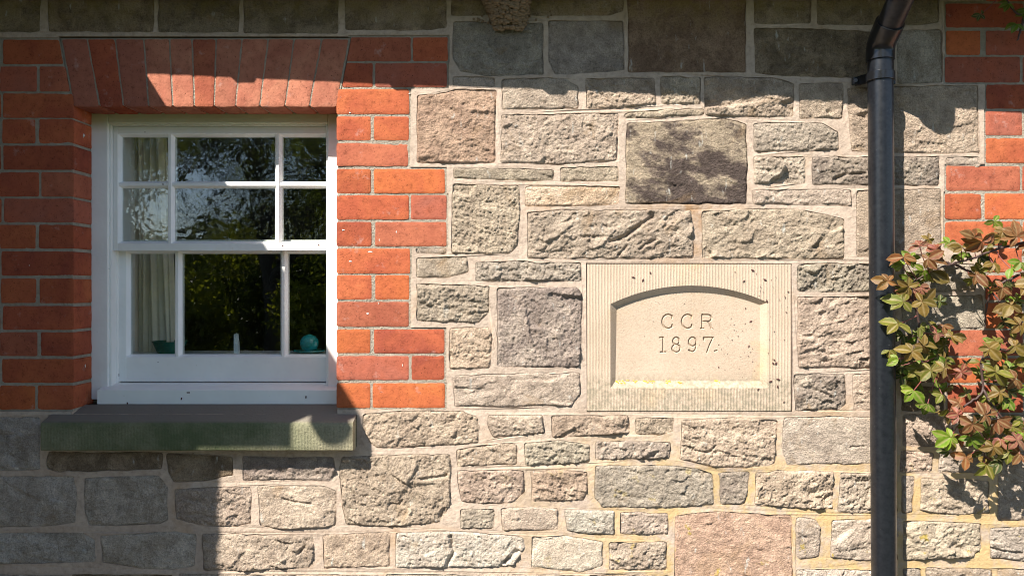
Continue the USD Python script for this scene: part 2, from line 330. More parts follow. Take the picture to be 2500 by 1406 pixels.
from scipy.spatial import cKDTree
def facets(p, cell, slope, r, jog):
    """broken facets: every cell of a warped random mosaic is its own tilted plane"""
    lo, hi = p.min(0) - cell, p.max(0) + cell
    n = max(4, int(np.prod(hi - lo) / cell ** 2))
    c = r.uniform(lo, hi, (n, 2)); g = r.normal(0, slope, (n, 2)); z = r.normal(0, jog, n)
    d, i = cKDTree(c).query(p, k=2)
    h = z[i] + np.einsum('nkd,nkd->nk', p[:, None] - c[i], g[i])
    w = np.clip((d[:, 1] - d[:, 0]) / (cell * .10), 0, 1) * .5
    return h[:, 0] * (.5 + w) + h[:, 1] * (.5 - w)
def rock_height(seed, bulge, rough, edge=9.0, ledge=1.0, tilt=0.3, cracks=(), flat=0.0):
    r = np.random.default_rng(seed)
    ca, sa = math.cos(tilt), math.sin(tilt)
    def h(p, d):
        q = np.c_[p * S, np.full(len(p), seed * 1.37)]
        e = edge * (0.12 + 0.85 * meshkit.fbm(q * [45, 45, 1], 4, seed) ** 1.5)
        t = np.clip((d - 3.0) / e, 0, 1); t = t ** 0.7
        rec = 0.0080 - 0.0135 * meshkit.fbm(q * [30, 30, 1], 3, seed + 3)
        cx, cy = p.mean(0); rad = np.ptp(p, 0) / 2 + 1
        dome = 1 - 0.55 * np.clip((((p - [cx, cy]) / rad) ** 2).sum(1), 0, 1.6)
        face = -bulge * (0.20 + 0.33 * dome)
        u = (p[:, 0] * ca + p[:, 1] * sa) * S; v = (-p[:, 0] * sa + p[:, 1] * ca) * S
        qa = np.c_[u * 0.55, v, np.full(len(p), seed * 0.77)]
        n1 = fbm(qa * [14, 14, 1], 3, seed)
        warp = fbm(qa * [26, 40, 1], 4, seed + 7)
        s = v * 22 + 1.7 * warp + n1 * 1.2 + seed * 0.61            # broken bedding ledges
        saw = (s - np.floor(s)); saw = np.where(saw < 0.86, saw / 0.86, (1 - saw) / 0.14)
        lm = np.clip(fbm(qa * [9, 9, 1], 2, seed + 21) * 2.2 + 0.25, 0, 1)
        s2 = u * 31 - v * 17 + 1.5 * fbm(qa * [35, 35, 1], 3, seed + 9)
        saw2 = (s2 - np.floor(s2)); saw2 = np.where(saw2 < 0.9, saw2 / 0.9, (1 - saw2) / 0.1)
        n2 = np.abs(fbm(qa * [45, 60, 1], 4, seed + 13))
        n3 = fbm(q * [140, 140, 1], 3, seed + 17)
        n4 = fbm(q * [300, 300, 1], 2, seed + 19)
        wv = np.c_[u * .6, v] + .010 * np.c_[fbm(qa * [30, 30, 1], 4, seed + 41), fbm(qa * [30, 30, 1] + 9, 4, seed + 43)]
        fr_ = np.random.default_rng(seed + 77); vary = fr_.choice([0.42, 0.52, 0.62, 0.72, 0.8]); cs1, cs2, w1, w2 = fr_.uniform(.028, .075), fr_.uniform(.009, .020), fr_.uniform(.25, .6), fr_.uniform(.4, .85)
        rel_f = w1 * facets(wv, cs1, .24, fr_, .0030) + w2 * facets(wv, cs2, .32, fr_, .0010)
        rel = vary * rough * (rel_f + -0.0060 * n1 + 0.0042 * ledge * (0.5 - saw) * lm + 0.0035 * (n2 - 0.25) - 0.0052 * n3 - 0.0056 * n4)
        y = rec * (1 - t) + (face + rel * (1 - flat)) * t
        for line, w, dep in cracks:
            g = shapely.distance(LineString(line), shapely.points(p))
            g = g + 3 * fbm(q * [60, 60, 1], 2, seed + 31)
            y = y + dep * np.clip(1 - g / w, 0, 1)
        return np.maximum(y, -0.045)
    return h

# tints: (main, second)
TINT = {
 'buff': ((0.537, 0.437, 0.341), (0.414, 0.329, 0.256)),
 'grey': ((0.492, 0.410, 0.327), (0.374, 0.308, 0.246)),
 'pink': ((0.525, 0.367, 0.275), (0.447, 0.302, 0.227)),
 'mauve': ((0.43, 0.358, 0.288), (0.305, 0.248, 0.205)),
 'dark': ((0.45, 0.365, 0.275), (0.125, 0.096, 0.086)),
 'pale': ((0.670, 0.545, 0.404), (0.559, 0.426, 0.295)),
 'white': ((0.592, 0.522, 0.425), (0.480, 0.405, 0.325)),
 'slate': ((0.425, 0.365, 0.303), (0.318, 0.270, 0.223)),
 'brown': ((0.335, 0.232, 0.158), (0.229, 0.151, 0.104)),
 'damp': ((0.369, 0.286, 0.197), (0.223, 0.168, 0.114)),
 'warm': ((0.520, 0.410, 0.316), (0.396, 0.304, 0.233)),
 'lime': ((0.402, 0.343, 0.278), (0.525, 0.469, 0.404)),
}
# every stone the survey shows: tint, bulge (mm), roughness, outline, extras
ST = [
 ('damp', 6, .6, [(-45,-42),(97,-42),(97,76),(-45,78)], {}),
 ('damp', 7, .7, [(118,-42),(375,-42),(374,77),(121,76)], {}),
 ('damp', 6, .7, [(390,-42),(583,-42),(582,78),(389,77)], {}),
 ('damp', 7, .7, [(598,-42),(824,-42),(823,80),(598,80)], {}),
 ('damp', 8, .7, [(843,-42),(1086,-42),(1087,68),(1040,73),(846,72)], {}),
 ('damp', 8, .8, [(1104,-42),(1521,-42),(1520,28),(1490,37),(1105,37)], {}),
 ('slate', 9, .8, [(1109,56),(1323,60),(1324,180),(1250,184),(1184,184),(1126,174),(1107,143)], {}),
 ('slate', 7, .6, [(1341,55),(1519,55),(1521,171),(1433,177),(1355,181),(1342,150)], {}),
 ('brown', 5, .5, [(1533,-42),(1817,-42),(1818,175),(1536,175)], {}),
 ('damp', 7, .7, [(1840,-42),(1978,-42),(1977,56),(1842,57)], {}),
 ('damp', 7, .7, [(1994,-42),(2289,-42),(2288,54),(2250,60),(1996,59)], {}),
 ('damp', 8, .8, [(1842,73),(1990,74),(2176,84),(2180,190),(2060,188),(1920,184),(1846,178)], {'tilt': 0.05, 'ledge': 1.1}),
 ('lime', 4, .5, [(2192,78),(2296,76),(2297,201),(2190,203)], {'flat': .3}),
 ('grey', 3, .5, [(1107,190),(1205,193),(1206,212),(1107,208)], {}),
 ('buff', 13, .9, [(1227,197),(1341,194),(1380,196),(1408,215),(1411,265),(1228,266)], {}),
 ('buff', 10, .9, [(1433,196),(1594,193),(1599,252),(1550,259),(1478,265),(1434,264)], {}),
 ('buff', 10, .9, [(1613,191),(1707,191),(1708,252),(1615,252)], {}),
 ('warm', 10, .9, [(1721,191),(1886,193),(1934,208),(1934,284),(1830,285),(1724,281)], {}),
 ('buff', 11, 1., [(1951,208),(2055,206),(2055,288),(1954,289)], {}),
 ('buff', 8, .8, [(2070,219),(2200,214),(2383,212),(2388,373),(2180,372),(2078,367)], {'tilt': 0.02, 'ledge': 1.3}),
 ('pink', 15, .75, [(1021,235),(1066,233),(1090,228),(1113,221),(1210,223),(1205,396),(1110,398),(1020,396)], {}),
 ('buff', 16, 1., [(1227,283),(1400,281),(1508,281),(1503,391),(1358,401),(1300,398),(1225,396)], {}),
 ('buff', 8, .7, [(1526,281),(1560,276),(1623,270),(1715,268),(1719,279),(1617,286),(1528,288)], {}),
 ('dark', 17, 1., [(1531,304),(1603,302),(1698,297),(1760,291),(1797,298),(1818,307),(1822,400),(1821,496),(1529,496)], {'tilt': .5}),
 ('grey', 15, 1., [(1842,304),(1934,302),(2006,303),(2043,326),(2046,365),(1842,369)], {}),
 ('buff', 9, .9, [(1107,413),(1240,413),(1350,419),(1348,439),(1220,438),(1109,434)], {}),
 ('buff', 8, .8, [(1369,411),(1508,410),(1508,440),(1370,442)], {}),
 ('buff', 15, .9, [(1107,452),(1265,456),(1267,520),(1262,600),(1240,617),(1105,617)], {'edge': 7}),
 ('pale', 9, .8, [(1286,457),(1510,457),(1508,497),(1400,502),(1284,501)], {}),
 ('buff', 17, 1.05, [(1290,519),(1400,515),(1685,516),(1690,560),(1691,628),(1290,630)], {'tilt': -.35, 'cracks': [([(1490,590),(1525,578),(1548,560),(1590,532)], 7, .012), ([(1560,610),(1575,597),(1600,586)], 5, .010), ([(1510,622),(1530,602)], 4, .008)]}),
 ('buff', 16, 1.1, [(1715,518),(1830,513),(1940,512),(2012,525),(2058,538),(2057,631),(1716,629)], {'tilt': -.2}),
 ('buff', 10, 1., [(1842,386),(1963,386),(1963,446),(1842,447)], {}),
 ('mauve', 13, .9, [(1983,386),(2140,387),(2291,384),(2290,451),(2140,450),(1985,449)], {'cracks': [([(2035,438),(2060,428),(2110,424)], 5, .010)]}),
 ('buff', 9, 1., [(1838,467),(2075,465),(2078,500),(1985,496),(1842,497)], {}),
 ('buff', 8, .8, [(2092,468),(2180,466),(2293,463),(2296,600),(2280,622),(2092,624)], {}),
 ('buff', 5, .7, [(2310,389),(2387,386),(2386,402),(2311,403)], {}),
 ('buff', 4, .7, [(1017,610),(1087,608),(1087,617),(1018,618)], {}),
 ('grey', 9, .8, [(1019,631),(1138,629),(1143,663),(1092,676),(1019,675)], {}),
 ('grey', 9, .9, [(1164,643),(1280,639),(1314,645),(1416,643),(1418,684),(1164,685)], {}),
 ('grey', 13, 1.05, [(1020,695),(1194,700),(1190,765),(1168,786),(1099,785),(1020,781)], {'edge': 8}),
 ('mauve', 17, .9, [(1215,704),(1408,704),(1419,718),(1415,888),(1405,894),(1217,893)], {'tilt': .8, 'cracks': [([(1285,780),(1292,820),(1302,840)], 4, -.006)]}),
 ('warm', 13, .95, [(1100,801),(1190,801),(1198,815),(1195,896),(1099,899)], {}),
 ('buff', 15, 1., [(1107,919),(1235,914),(1412,911),(1414,960),(1393,988),(1112,991)], {'tilt': -.15}),
 ('mauve', 15, 1.1, [(1948,648),(2026,645),(2176,648),(2176,710),(1950,710)], {'tilt': -.4}),
 ('grey', 13, 1., [(2202,646),(2300,644),(2376,646),(2377,708),(2203,711)], {'tilt': -.3}),
 ('warm', 17, 1.1, [(1948,727),(2060,726),(2176,727),(2178,897),(1949,895)], {'tilt': -.25}),
 ('grey', 5, .6, [(2202,725),(2396,723),(2398,799),(2204,801)], {'flat': .3}),
 ('damp', 5, .6, [(2202,818),(2302,817),(2302,930),(2203,931)], {}),
 ('damp', 5, .6, [(2202,946),(2300,946),(2302,1000),(2202,1001)], {}),
 ('mauve', 14, .9, [(1941,917),(2058,914),(2062,985),(2048,998),(1942,998)], {'cracks': [([(1975,946),(2020,962),(2050,985)], 3, .005)]}),
 ('buff', 11, .9, [(2082,914),(2180,914),(2180,999),(2085,998)], {}),
 ('warm', 14, .8, [(890,1012),(945,1009),(986,1004),(1126,1005),(1165,1019),(1166,1079),(1027,1088),(921,1091),(902,1074),(888,1039)], {'tilt': -.5}),
 ('buff', 14, 1., [(1195,1016),(1321,1014),(1328,1055),(1265,1061),(1207,1066),(1194,1039)], {}),
 ('warm', 15, 1., [(1348,1016),(1532,1016),(1535,1056),(1440,1062),(1351,1065)], {'tilt': -.3}),
 ('buff', 11, 1., [(1553,1021),(1643,1021),(1639,1051),(1610,1060),(1554,1057)], {}),
 ('buff', 17, 1.1, [(1667,1026),(1787,1021),(1896,1028),(1889,1130),(1821,1140),(1739,1137),(1661,1119)], {'cracks': [([(1690,1098),(1730,1104),(1745,1088)], 4, .01), ([(1672,1070),(1695,1080)], 3, .007)]}),
 ('buff', 12, .7, [(1916,1020),(2040,1018),(2176,1020),(2178,1130),(2050,1131),(1922,1130),(1910,1090)], {'cracks': [([(2075,1090),(2110,1088)], 3, .006)]}),
 ('warm', 10, .9, [(2205,1014),(2320,1012),(2325,1083),(2260,1086),(2205,1087)], {}),
 ('grey', 8, .9, [(2345,1016),(2560,1014),(2560,1086),(2347,1088)], {}),
 ('buff', 13, .95, [(1117,1098),(1180,1088),(1246,1081),(1258,1087),(1260,1130),(1190,1133),(1119,1135)], {}),
 ('grey', 15, 1., [(1282,1083),(1362,1076),(1437,1086),(1436,1126),(1375,1131),(1284,1133)], {}),
 ('grey', 14, 1.1, [(1457,1081),(1512,1077),(1637,1081),(1633,1116),(1600,1118),(1456,1119)], {'tilt': -.5}),
 ('warm', 13, .7, [(1117,1151),(1200,1149),(1275,1149),(1279,1199),(1252,1222),(1205,1227),(1127,1222)], {}),
 ('warm', 15, .95, [(1298,1151),(1430,1151),(1434,1199),(1422,1219),(1301,1220)], {}),
 ('slate', 16, 1., [(1455,1138),(1610,1137),(1680,1141),(1737,1156),(1740,1229),(1617,1237),(1471,1235),(1454,1214)], {}),
 ('mauve', 9, .7, [(1757,1154),(1827,1154),(1817,1227),(1761,1229)], {}),
 ('buff', 16, 1.15, [(1846,1156),(1900,1149),(2032,1151),(2032,1239),(1992,1241),(1920,1236),(1846,1229)], {'tilt': -.5}),
 ('buff', 14, 1.1, [(2053,1154),(2120,1157),(2186,1160),(2186,1248),(2120,1250),(2047,1246)], {'tilt': -.45}),
 ('warm', 9, .9, [(2200,1101),(2275,1106),(2272,1149),(2200,1150)], {}),
 ('grey', 8, .9, [(2294,1106),(2420,1103),(2422,1148),(2294,1151)], {}),
 ('grey', 10, .9, [(2438,1104),(2560,1104),(2560,1270),(2436,1268)], {}),
 ('buff', 9, .9, [(2203,1164),(2229,1164),(2225,1247),(2202,1249)], {}),
 ('warm', 16, .95, [(2250,1169),(2372,1171),(2411,1176),(2410,1252),(2300,1252),(2246,1242)], {}),
 ('grey', 12, 1., [(1126,1242),(1204,1243),(1202,1286),(1127,1288)], {}),
 ('buff', 14, .9, [(1224,1241),(1293,1238),(1361,1243),(1361,1290),(1230,1293)], {}),
 ('white', 14, .7, [(1380,1244),(1440,1245),(1497,1249),(1499,1303),(1440,1300),(1387,1293)], {}),
 ('grey', 12, 1., [(1516,1251),(1628,1254),(1629,1304),(1514,1300)], {}),
 ('pink', 9, .75, [(1650,1260),(1740,1249),(1929,1259),(1934,1445),(1647,1445)], {}),
 ('grey', 14, .8, [(1945,1263),(1988,1268),(2001,1288),(1998,1355),(1954,1363),(1944,1352)], {}),
 ('buff', 16, .9, [(2031,1270),(2125,1268),(2186,1270),(2186,1366),(2072,1363),(2028,1358)], {'tilt': -.35, 'ledge': 1.4}),
 ('buff', 16, 1., [(2206,1271),(2300,1273),(2391,1278),(2393,1338),(2365,1358),(2206,1365)], {'tilt': -.25, 'ledge': 1.3}),
 ('grey', 12, .9, [(2418,1289),(2560,1284),(2560,1372),(2419,1360)], {'cracks': [([(2420,1338),(2500,1350)], 4, .01)]}),
 ('white', 15, .7, [(1300,1311),(1375,1309),(1470,1323),(1468,1379),(1413,1393),(1341,1384),(1300,1381)], {}),
 ('warm', 14, 1., [(1487,1325),(1625,1323),(1625,1389),(1489,1386)], {}),
 ('white', 9, .8, [(1945,1391),(2040,1390),(2186,1394),(2186,1445),(1945,1445)], {}),
 ('buff', 9, .9, [(2262,1386),(2420,1390),(2422,1445),(2262,1445)], {}),
 ('grey', 7, .8, [(2206,1388),(2246,1387),(2246,1445),(2206,1445)], {}),
 ('grey', 9, .8, [(2438,1388),(2560,1390),(2560,1445),(2438,1445)], {}),
 ('lime', 8, .8, [(-45,1020),(97,1021),(97,1142),(-45,1147)], {'tilt': .05}),
 ('damp', 7, .7, [(119,1104),(396,1106),(394,1142),(328,1144),(150,1148),(118,1143)], {}),
 ('damp', 7, .7, [(408,1108),(567,1115),(568,1157),(502,1172),(423,1172),(412,1151)], {}),
 ('mauve', 10, .9, [(596,1116),(812,1118),(820,1149),(805,1171),(700,1168),(596,1170)], {'tilt': .1}),
 ('warm', 18, .75, [(836,1117),(1023,1109),(1096,1111),(1100,1144),(1098,1232),(1071,1273),(941,1284),(849,1277),(838,1226),(832,1165)], {'tilt': .3, 'cracks': [([(1030,1168),(1060,1164),(1090,1160)], 5, .009), ([(950,1228),(975,1230),(984,1220)], 4, .008), ([(1075,1262),(1085,1240)], 6, .008)]}),
 ('buff', 16, .9, [(632,1187),(791,1187),(819,1197),(817,1280),(764,1287),(685,1290),(638,1280)], {'ledge': 1.3, 'cracks': [([(690,1216),(720,1224),(760,1228)], 4, .007)]}),
 ('buff', 15, .95, [(429,1195),(520,1190),(610,1189),(614,1199),(610,1273),(573,1283),(505,1280),(433,1263)], {}),
 ('lime', 12, .8, [(209,1168),(386,1162),(407,1189),(407,1266),(392,1276),(218,1280),(209,1233)], {}),
 ('lime', 11, .7, [(-45,1164),(178,1164),(186,1199),(185,1273),(113,1280),(-45,1285)], {}),
 ('lime', 8, .7, [(-45,1303),(201,1302),(230,1318),(231,1365),(82,1372),(-45,1374)], {}),
 ('lime', 11, .7, [(248,1308),(427,1299),(478,1305),(475,1376),(423,1386),(348,1383),(253,1369)], {}),
 ('buff', 15, 1., [(496,1304),(610,1305),(763,1312),(766,1365),(753,1382),(600,1390),(499,1388)], {'cracks': [([(728,1350),(748,1330)], 5, .009)]}),
 ('warm', 13, .8, [(790,1307),(870,1303),(950,1300),(949,1379),(793,1384)], {'tilt': .3}),
 ('white', 17, 1.1, [(969,1301),(1090,1298),(1190,1303),(1275,1311),(1280,1335),(1252,1376),(1204,1383),(1092,1381),(968,1383)], {'cracks': [([(1101,1308),(1108,1345),(1092,1375)], 7, .014), ([(1230,1372),(1262,1345)], 8, .012)]}),
]
for i, xs in enumerate([(-45, 160), (178, 420), (440, 650), (668, 925), (945, 1150), (1166, 1420), (1440, 1630)]):
    ST.append((['lime', 'damp', 'grey', 'buff', 'grey', 'buff', 'warm'][i], 8, .9, [(xs[0], 1403 - (i % 3)), (xs[1], 1405), (xs[1], 1445), (xs[0], 1445)], {}))

# brick courses: y0, y1 and the x spans of the bricks
LB = [(98,157,[(-95,-2),(8,158)]), (163,224,[(-95,-8),(0,90),(97,166)]), (229,288,[(-95,2),(8,180)]), (292,350,[(-95,-2),(6,86),(96,180)]),
      (356,415,[(-95,2),(8,180)]), (421,480,[(-95,-8),(0,95),(101,180)]), (485,543,[(-95,4),(10,180)]), (549,607,[(-95,-8),(0,87),(95,180)]),
      (614,673,[(-95,-3),(4,180)]), (680,740,[(-95,-4),(3,88),(97,180)]), (747,805,[(-95,0),(7,180)]), (811,869,[(-95,-6),(0,91),(100,180)]),
      (876,934,[(-95,-1),(5,180)]), (941,999,[(-95,-7),(0,86),(92,180)])]
RB = [(92,150,[(855,1003),(1008,1093)]), (155,213,[(841,910),(916,1091)]), (218,279,[(822,999)]), (285,343,[(822,905),(913,998)]), (350,406,[(822,996)]),
      (413,472,[(822,905),(913,1086)]), (477,536,[(822,998),(1003,1090)]), (542,601,[(822,907),(916,1090)]), (607,668,[(822,1001)]), (672,731,[(822,907),(916,999)]),
      (737,797,[(822,998)]), (804,862,[(822,904),(913,1085)]), (869,927,[(822,998),(1005,1085)]), (935,995,[(822,904),(910,1086)])]
QB = [(10,68,[(2309,2498),(2504,2690)]), (76,135,[(2310,2393),(2407,2590),(2597,2690)]), (140,202,[(2307,2490),(2497,2690)]), (207,266,[(2408,2590),(2597,2690)]), (272,331,[(2406,2495),(2501,2690)]),
      (338,398,[(2407,2590),(2597,2690)]), (406,466,[(2310,2490),(2496,2690)]), (473,535,[(2307,2396),(2404,2590),(2597,2690)]), (541,599,[(2307,2490),(2497,2690)]), (606,664,[(2406,2495),(2501,2690)]),
      (672,732,[(2406,2590),(2597,2690)]), (739,801,[(2406,2495),(2502,2690)]), (806,868,[(2312,2497),(2503,2690)]), (874,934,[(2312,2396),(2404,2590),(2597,2690)]), (940,1006,[(2314,2497),(2503,2690)]),
      (-56,4,[(2407,2590),(2597,2690)]), (-122,-62,[(2309,2498),(2504,2690)])]
VT = [150, 213, 281, 351, 414, 469, 528, 591, 655, 718, 786, 852]      # flat arch joints, top
VB = [181, 244, 302, 363, 422, 475, 523, 575, 634, 696, 755, 822]      # and bottom

OPEN = Polygon([(178, 1010), (178, 263), (824, 263), (824, 1010)])
ARCH = Polygon([(146, 93), (857, 93), (825, 262), (177, 262)])
PLQ = Polygon([(1432, 643), (1930, 645), (1932, 1003), (1434, 1003)])
def rows_region(rows, x_fix=None):
    out = []
    for k, (y0, y1, sp) in enumerate(rows):
        out.append(sbox(sp[0][0] - 5, y0 - 5, sp[-1][1] + 5, y1 + 5))
    return unary_union(out).buffer(1.5, join_style=2).buffer(-1.5, join_style=2)
BR_L, BR_R, BR_Q = rows_region(LB), rows_region(RB), rows_region(QB)
BRICK = unary_union([BR_L, BR_R, BR_Q, ARCH.buffer(3, join_style=2)])
SILL_HOLE = sbox(120, 1012, 872, 1090)

house = holder('house', label='stone cottage wall with red brick dressings, white sash window, carved date stone and stone sill', cat='house')
wall = holder('stone_wall', house)
polys = []
M_TINTS = list(TINT)
def shade_var(t, seed):
    r = np.random.default_rng(seed)
    v = 1 + r.uniform(-0.09, 0.09); w = np.array([1 + r.uniform(-.03, .03), 1, 1 + r.uniform(-.04, .04)])
    return np.array(TINT[t][0]) * v * w, np.array(TINT[t][1]) * v * w
used_pts = 0
for i, (t, bulge, rough, pts, ex) in enumerate(ST):
    shown = wobble(Polygon(pts), 3.6, 24.0, 3.2, i + 1, 2.5)
    shown = shown.buffer(2.4)
    hole = shown.buffer(0.5)
    polys.append(hole)
    c = np.array(pts).mean(0)
    small = max(np.ptp(np.array(pts), 0))
    step = 2.35 if -40 < c[1] < 1420 else 6.0
    body = shown.buffer(3.2)
    edge = ex.get('edge', 9.0)
    hf = rock_height(i + 100, bulge / 1000, rough, edge, ex.get('ledge', 1.0), ex.get('tilt', 0.25), ex.get('cracks', ()), ex.get('flat', 0.0))
    V, F = plate(body, step, hf, 0.035, i)
    a, b = shade_var(t, i)
    if t == 'dark':                                             # iron stained lower part, bleached towards the top
        u = (703 - (V[:, 2] - ZC) / S - 300) / 196
        q = np.c_[V[:, 0] * .8 + V[:, 2] * .5, V[:, 2], np.zeros(len(V))]
        w = np.clip(1.7 * fbm(q * [20, 27, 1], 6, 5) + 1.05 * (u - .45) + .35 * fbm(q * [7, 9, 1], 2, 8) + .5 * fbm(q * [150, 190, 1], 3, 12), -.38, .38) / .76 + .5
        a, b = a + (b - a) * w[:, None], (a + (b - a) * w[:, None]) * .80
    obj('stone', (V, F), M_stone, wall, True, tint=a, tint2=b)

# the same walling beyond what the survey shows, down to the ground and up to the eaves
filler = MB()
def filler_block(x0, x1, y0, y1, seed):
    r = np.random.default_rng(seed)
    y = y0
    while y < y1 - 20:
        hgt = r.uniform(60, 130); hgt = y1 - y if y + hgt > y1 - 45 else hgt
        x = x0
        while x < x1 - 10:
            w = r.uniform(110, 290); w = x1 - x if x + w > x1 - 80 else w
            p = sbox(x + 8, y + 8, x + w - 8, y + hgt - 8)
            if not p.intersects(BRICK) and not p.intersects(OPEN):
                s = int(r.integers(1e6))
                shown = wobble(p, 3, 30, 12, s % 997, 8)
                polys.append(shown)
                filler.add(plate(shown.buffer(3), 12, rock_height(s % 5000, 0.012, 0.8), 0.035, s))
            x += w
        y += hgt
filler_block(-700, -52, -215, 92, 1); filler_block(-700, -104, 92, 1008, 2); filler_block(-700, -52, 1008, 1452, 3)
filler_block(-52, 2300, -215, -46, 4); filler_block(2300, 2700, -215, -130, 41); filler_block(-700, 3200, 1452, 2085, 5)
filler_block(2566, 3200, 1012, 1452, 6); filler_block(2702, 3200, -215, 1008, 7)
a, b = shade_var('grey', 5)
obj('rubble_stonework', filler.mesh(), M_stone, wall, True, kind='stuff', tint=a, tint2=b)

# pointing: raised ribbons between the stones
region = sbox(-700, -222, 3200, 2111)
region = region.difference(unary_union([BRICK, OPEN, PLQ.buffer(1.5, join_style=2), SILL_HOLE]))
sheet = region.difference(unary_union(polys))
pm = MB()
for g in (sheet.geoms if hasattr(sheet, 'geoms') else [sheet]):
    if g.area < 30: continue
    m = trimesh.creation.extrude_polygon(g.simplify(0.35), 1.0, engine='earcut')
    v = m.vertices.copy(); top = v[:, 2] > 0.5
    q = np.c_[v[:, :2] * S, np.zeros(len(v))]
    y = np.where(top, -0.0032 - 0.0030 * fbm(q * [16, 16, 1], 3, 5) - 0.0012 * fbm(q * [70, 70, 1], 2, 8), 0.03)
    pm.add((np.c_[gx(v[:, 0]), y, gz(v[:, 1])], m.faces[:, [0, 2, 1]] if np.linalg.det([[S, 0, 0], [0, 0, -1], [0, -S, 0]]) < 0 else m.faces))
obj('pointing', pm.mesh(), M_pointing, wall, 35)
core = MB()
for lo, hi in (((-700, -222), (172, 2111)), ((830, -222), (3200, 2111)), ((172, -222), (830, 255)), ((172, 1012), (830, 2111))):
    core.box([gx(lo[0]), 0.03, gz(hi[1])], [gx(hi[0]), 0.30, gz(lo[1])])
obj('wall_core', core.mesh(), M_brick_mortar, wall)

# ------------------------------------------------------------------ brick dressings
BT = {'orange': ((0.425, 0.122, 0.052), (0.33, 0.082, 0.042)), 'red': ((0.36, 0.094, 0.046), (0.26, 0.064, 0.039)), 'plum': ((0.31, 0.102, 0.068), (0.36, 0.100, 0.056)),
      'bright': ((0.465, 0.134, 0.048), (0.38, 0.098, 0.044)), 'rose': ((0.40, 0.128, 0.070), (0.31, 0.090, 0.054)), 'salmon': ((0.42, 0.172, 0.106), (0.34, 0.122, 0.078)), 'dusky': ((0.31, 0.108, 0.073), (0.37, 0.130, 0.082))}
def brick_height(seed, proud):
    r = np.random.default_rng(seed + 999); t1, t2 = r.normal(0, 0.0004, 2)
    def h(p, d):
        q = np.c_[p * S, np.full(len(p), seed * 1.9)]
        c = p.mean(0); rad = np.ptp(p, 0) / 2
        t = np.clip(d / 2.2, 0, 1)
        e = 1 - np.sqrt(np.clip(1 - (1 - t) ** 2, 0, 1))
        u = (p - c) / rad
        return -proud + u[:, 0] * t1 + u[:, 1] * t2 + 0.0013 * e - 0.0008 * fbm(q * [25, 25, 1], 3, seed) - 0.0004 * fbm(q * [150, 150, 1], 2, seed + 2)
    return h
bi = 0
def brick(pts, kind, parent, name='brick', back=0.02, amp=1.5, proud=0.0015):
    global bi
    bi += 1
    shown = wobble(Polygon(pts), amp, 14.0, 4.0, bi + 300, 2.0)
    V, F = plate(shown, 4.5, brick_height(bi, proud), back, bi)
    r = np.random.default_rng(bi); v = 1 + r.uniform(-.10, .10)
    v = v * .95
    obj(name, (V, F), M_brick, parent, True, tint=np.array(BT[kind][0]) * v, tint2=np.array(BT[kind][1]) * v)
def courses(rows, kinds, parent, deep, slant=None):
    r = np.random.default_rng(len(rows) * 7 + len(kinds))
    k = 0
    for (y0, y1, sp) in rows:
        for (x0, x1) in sp:
            kk = kinds[k] if k < len(kinds) and isinstance(kinds, list) else r.choice(['orange', 'red', 'red', 'rose', 'bright', 'plum', 'orange'])
            k += 1
            pts = [(x0, y0), (x1, y0), (x1, y1), (x0, y1)]
            if slant: pts = slant(pts)
            brick(pts, kk, parent, back=0.112 if deep(x0, x1) else 0.02)
def slant_l(pts):
    out = []
    for x, y in pts:
        if x in (158, 166): x = 147 + (y - 95) * 31 / 167 + (-2 if x == 158 else 1) - 2
        out.append((x, y))
    return out
def slant_r(pts):
    out = []
    for x, y in pts:
        if x in (855, 841): x = 857 - (y - 95) * 30 / 167 + 0
        out.append((x, y))
    return out
jl = holder('window_jamb', house)
courses(LB, ['red'] * 0, jl, lambda a, b: b == 180, slant_l)
jr = holder('window_jamb', house)
RK = ['rose', 'orange', 'red', 'plum', 'orange', 'orange', 'orange', 'rose', 'orange', 'bright', 'orange', 'plum', 'red', 'rose', 'orange', 'orange', 'bright', 'rose', 'bright', 'red', 'plum', 'red', 'bright', 'bright', 'rose']
courses(RB, RK, jr, lambda a, b: a == 822, slant_r)
qn = holder('corner_dressing', house)
QK = ['red', 'red', 'red', 'orange', 'red', 'red', 'red', 'bright', 'red', 'bright', 'bright', 'red', 'bright', 'red', 'bright', 'bright', 'red', 'bright', 'red', 'orange', 'red', 'rose', 'red', 'orange', 'red', 'red', 'red', 'rose', 'orange']
courses(QB, [], qn, lambda a, b: False)
fa = holder('flat_arch', house, label='flat arch of upright gauged red bricks over the window')
VK = ['dusky', 'red', 'dusky', 'salmon', 'salmon', 'rose', 'salmon', 'salmon', 'salmon', 'salmon', 'salmon']
for k in range(11):
    g = 2.0
    brick([(VT[k] + g, 97), (VT[k + 1] - g, 97), (VB[k + 1] - g, 261), (VB[k] + g, 261)], VK[k], fa, back=0.112, amp=1.6, proud=0.002)
for reg, dp, par in ((BR_L.difference(sbox(177.5, 0, 400, 1100)), 0.112, jl), (BR_R.difference(sbox(400, 262, 824.5, 1100)), 0.112, jr), (BR_Q, 0.03, qn), (ARCH.buffer(-1.0).intersection(sbox(0, 0, 2500, 257.5)), 0.112, fa)):
    reg = reg.difference(ARCH.buffer(1.0)) if reg.intersects(ARCH) and dp == 0.112 and reg.area > 200000 else reg
    for g in (reg.geoms if hasattr(reg, 'geoms') else [reg]):
        pxz = shapely.transform(g, lambda a: np.c_[gx(a[:, 0]), gz(a[:, 1])])
        if g.area > 50: obj('brick_mortar', extrude_y(pxz, 0.0006, dp), M_brick_mortar, par)

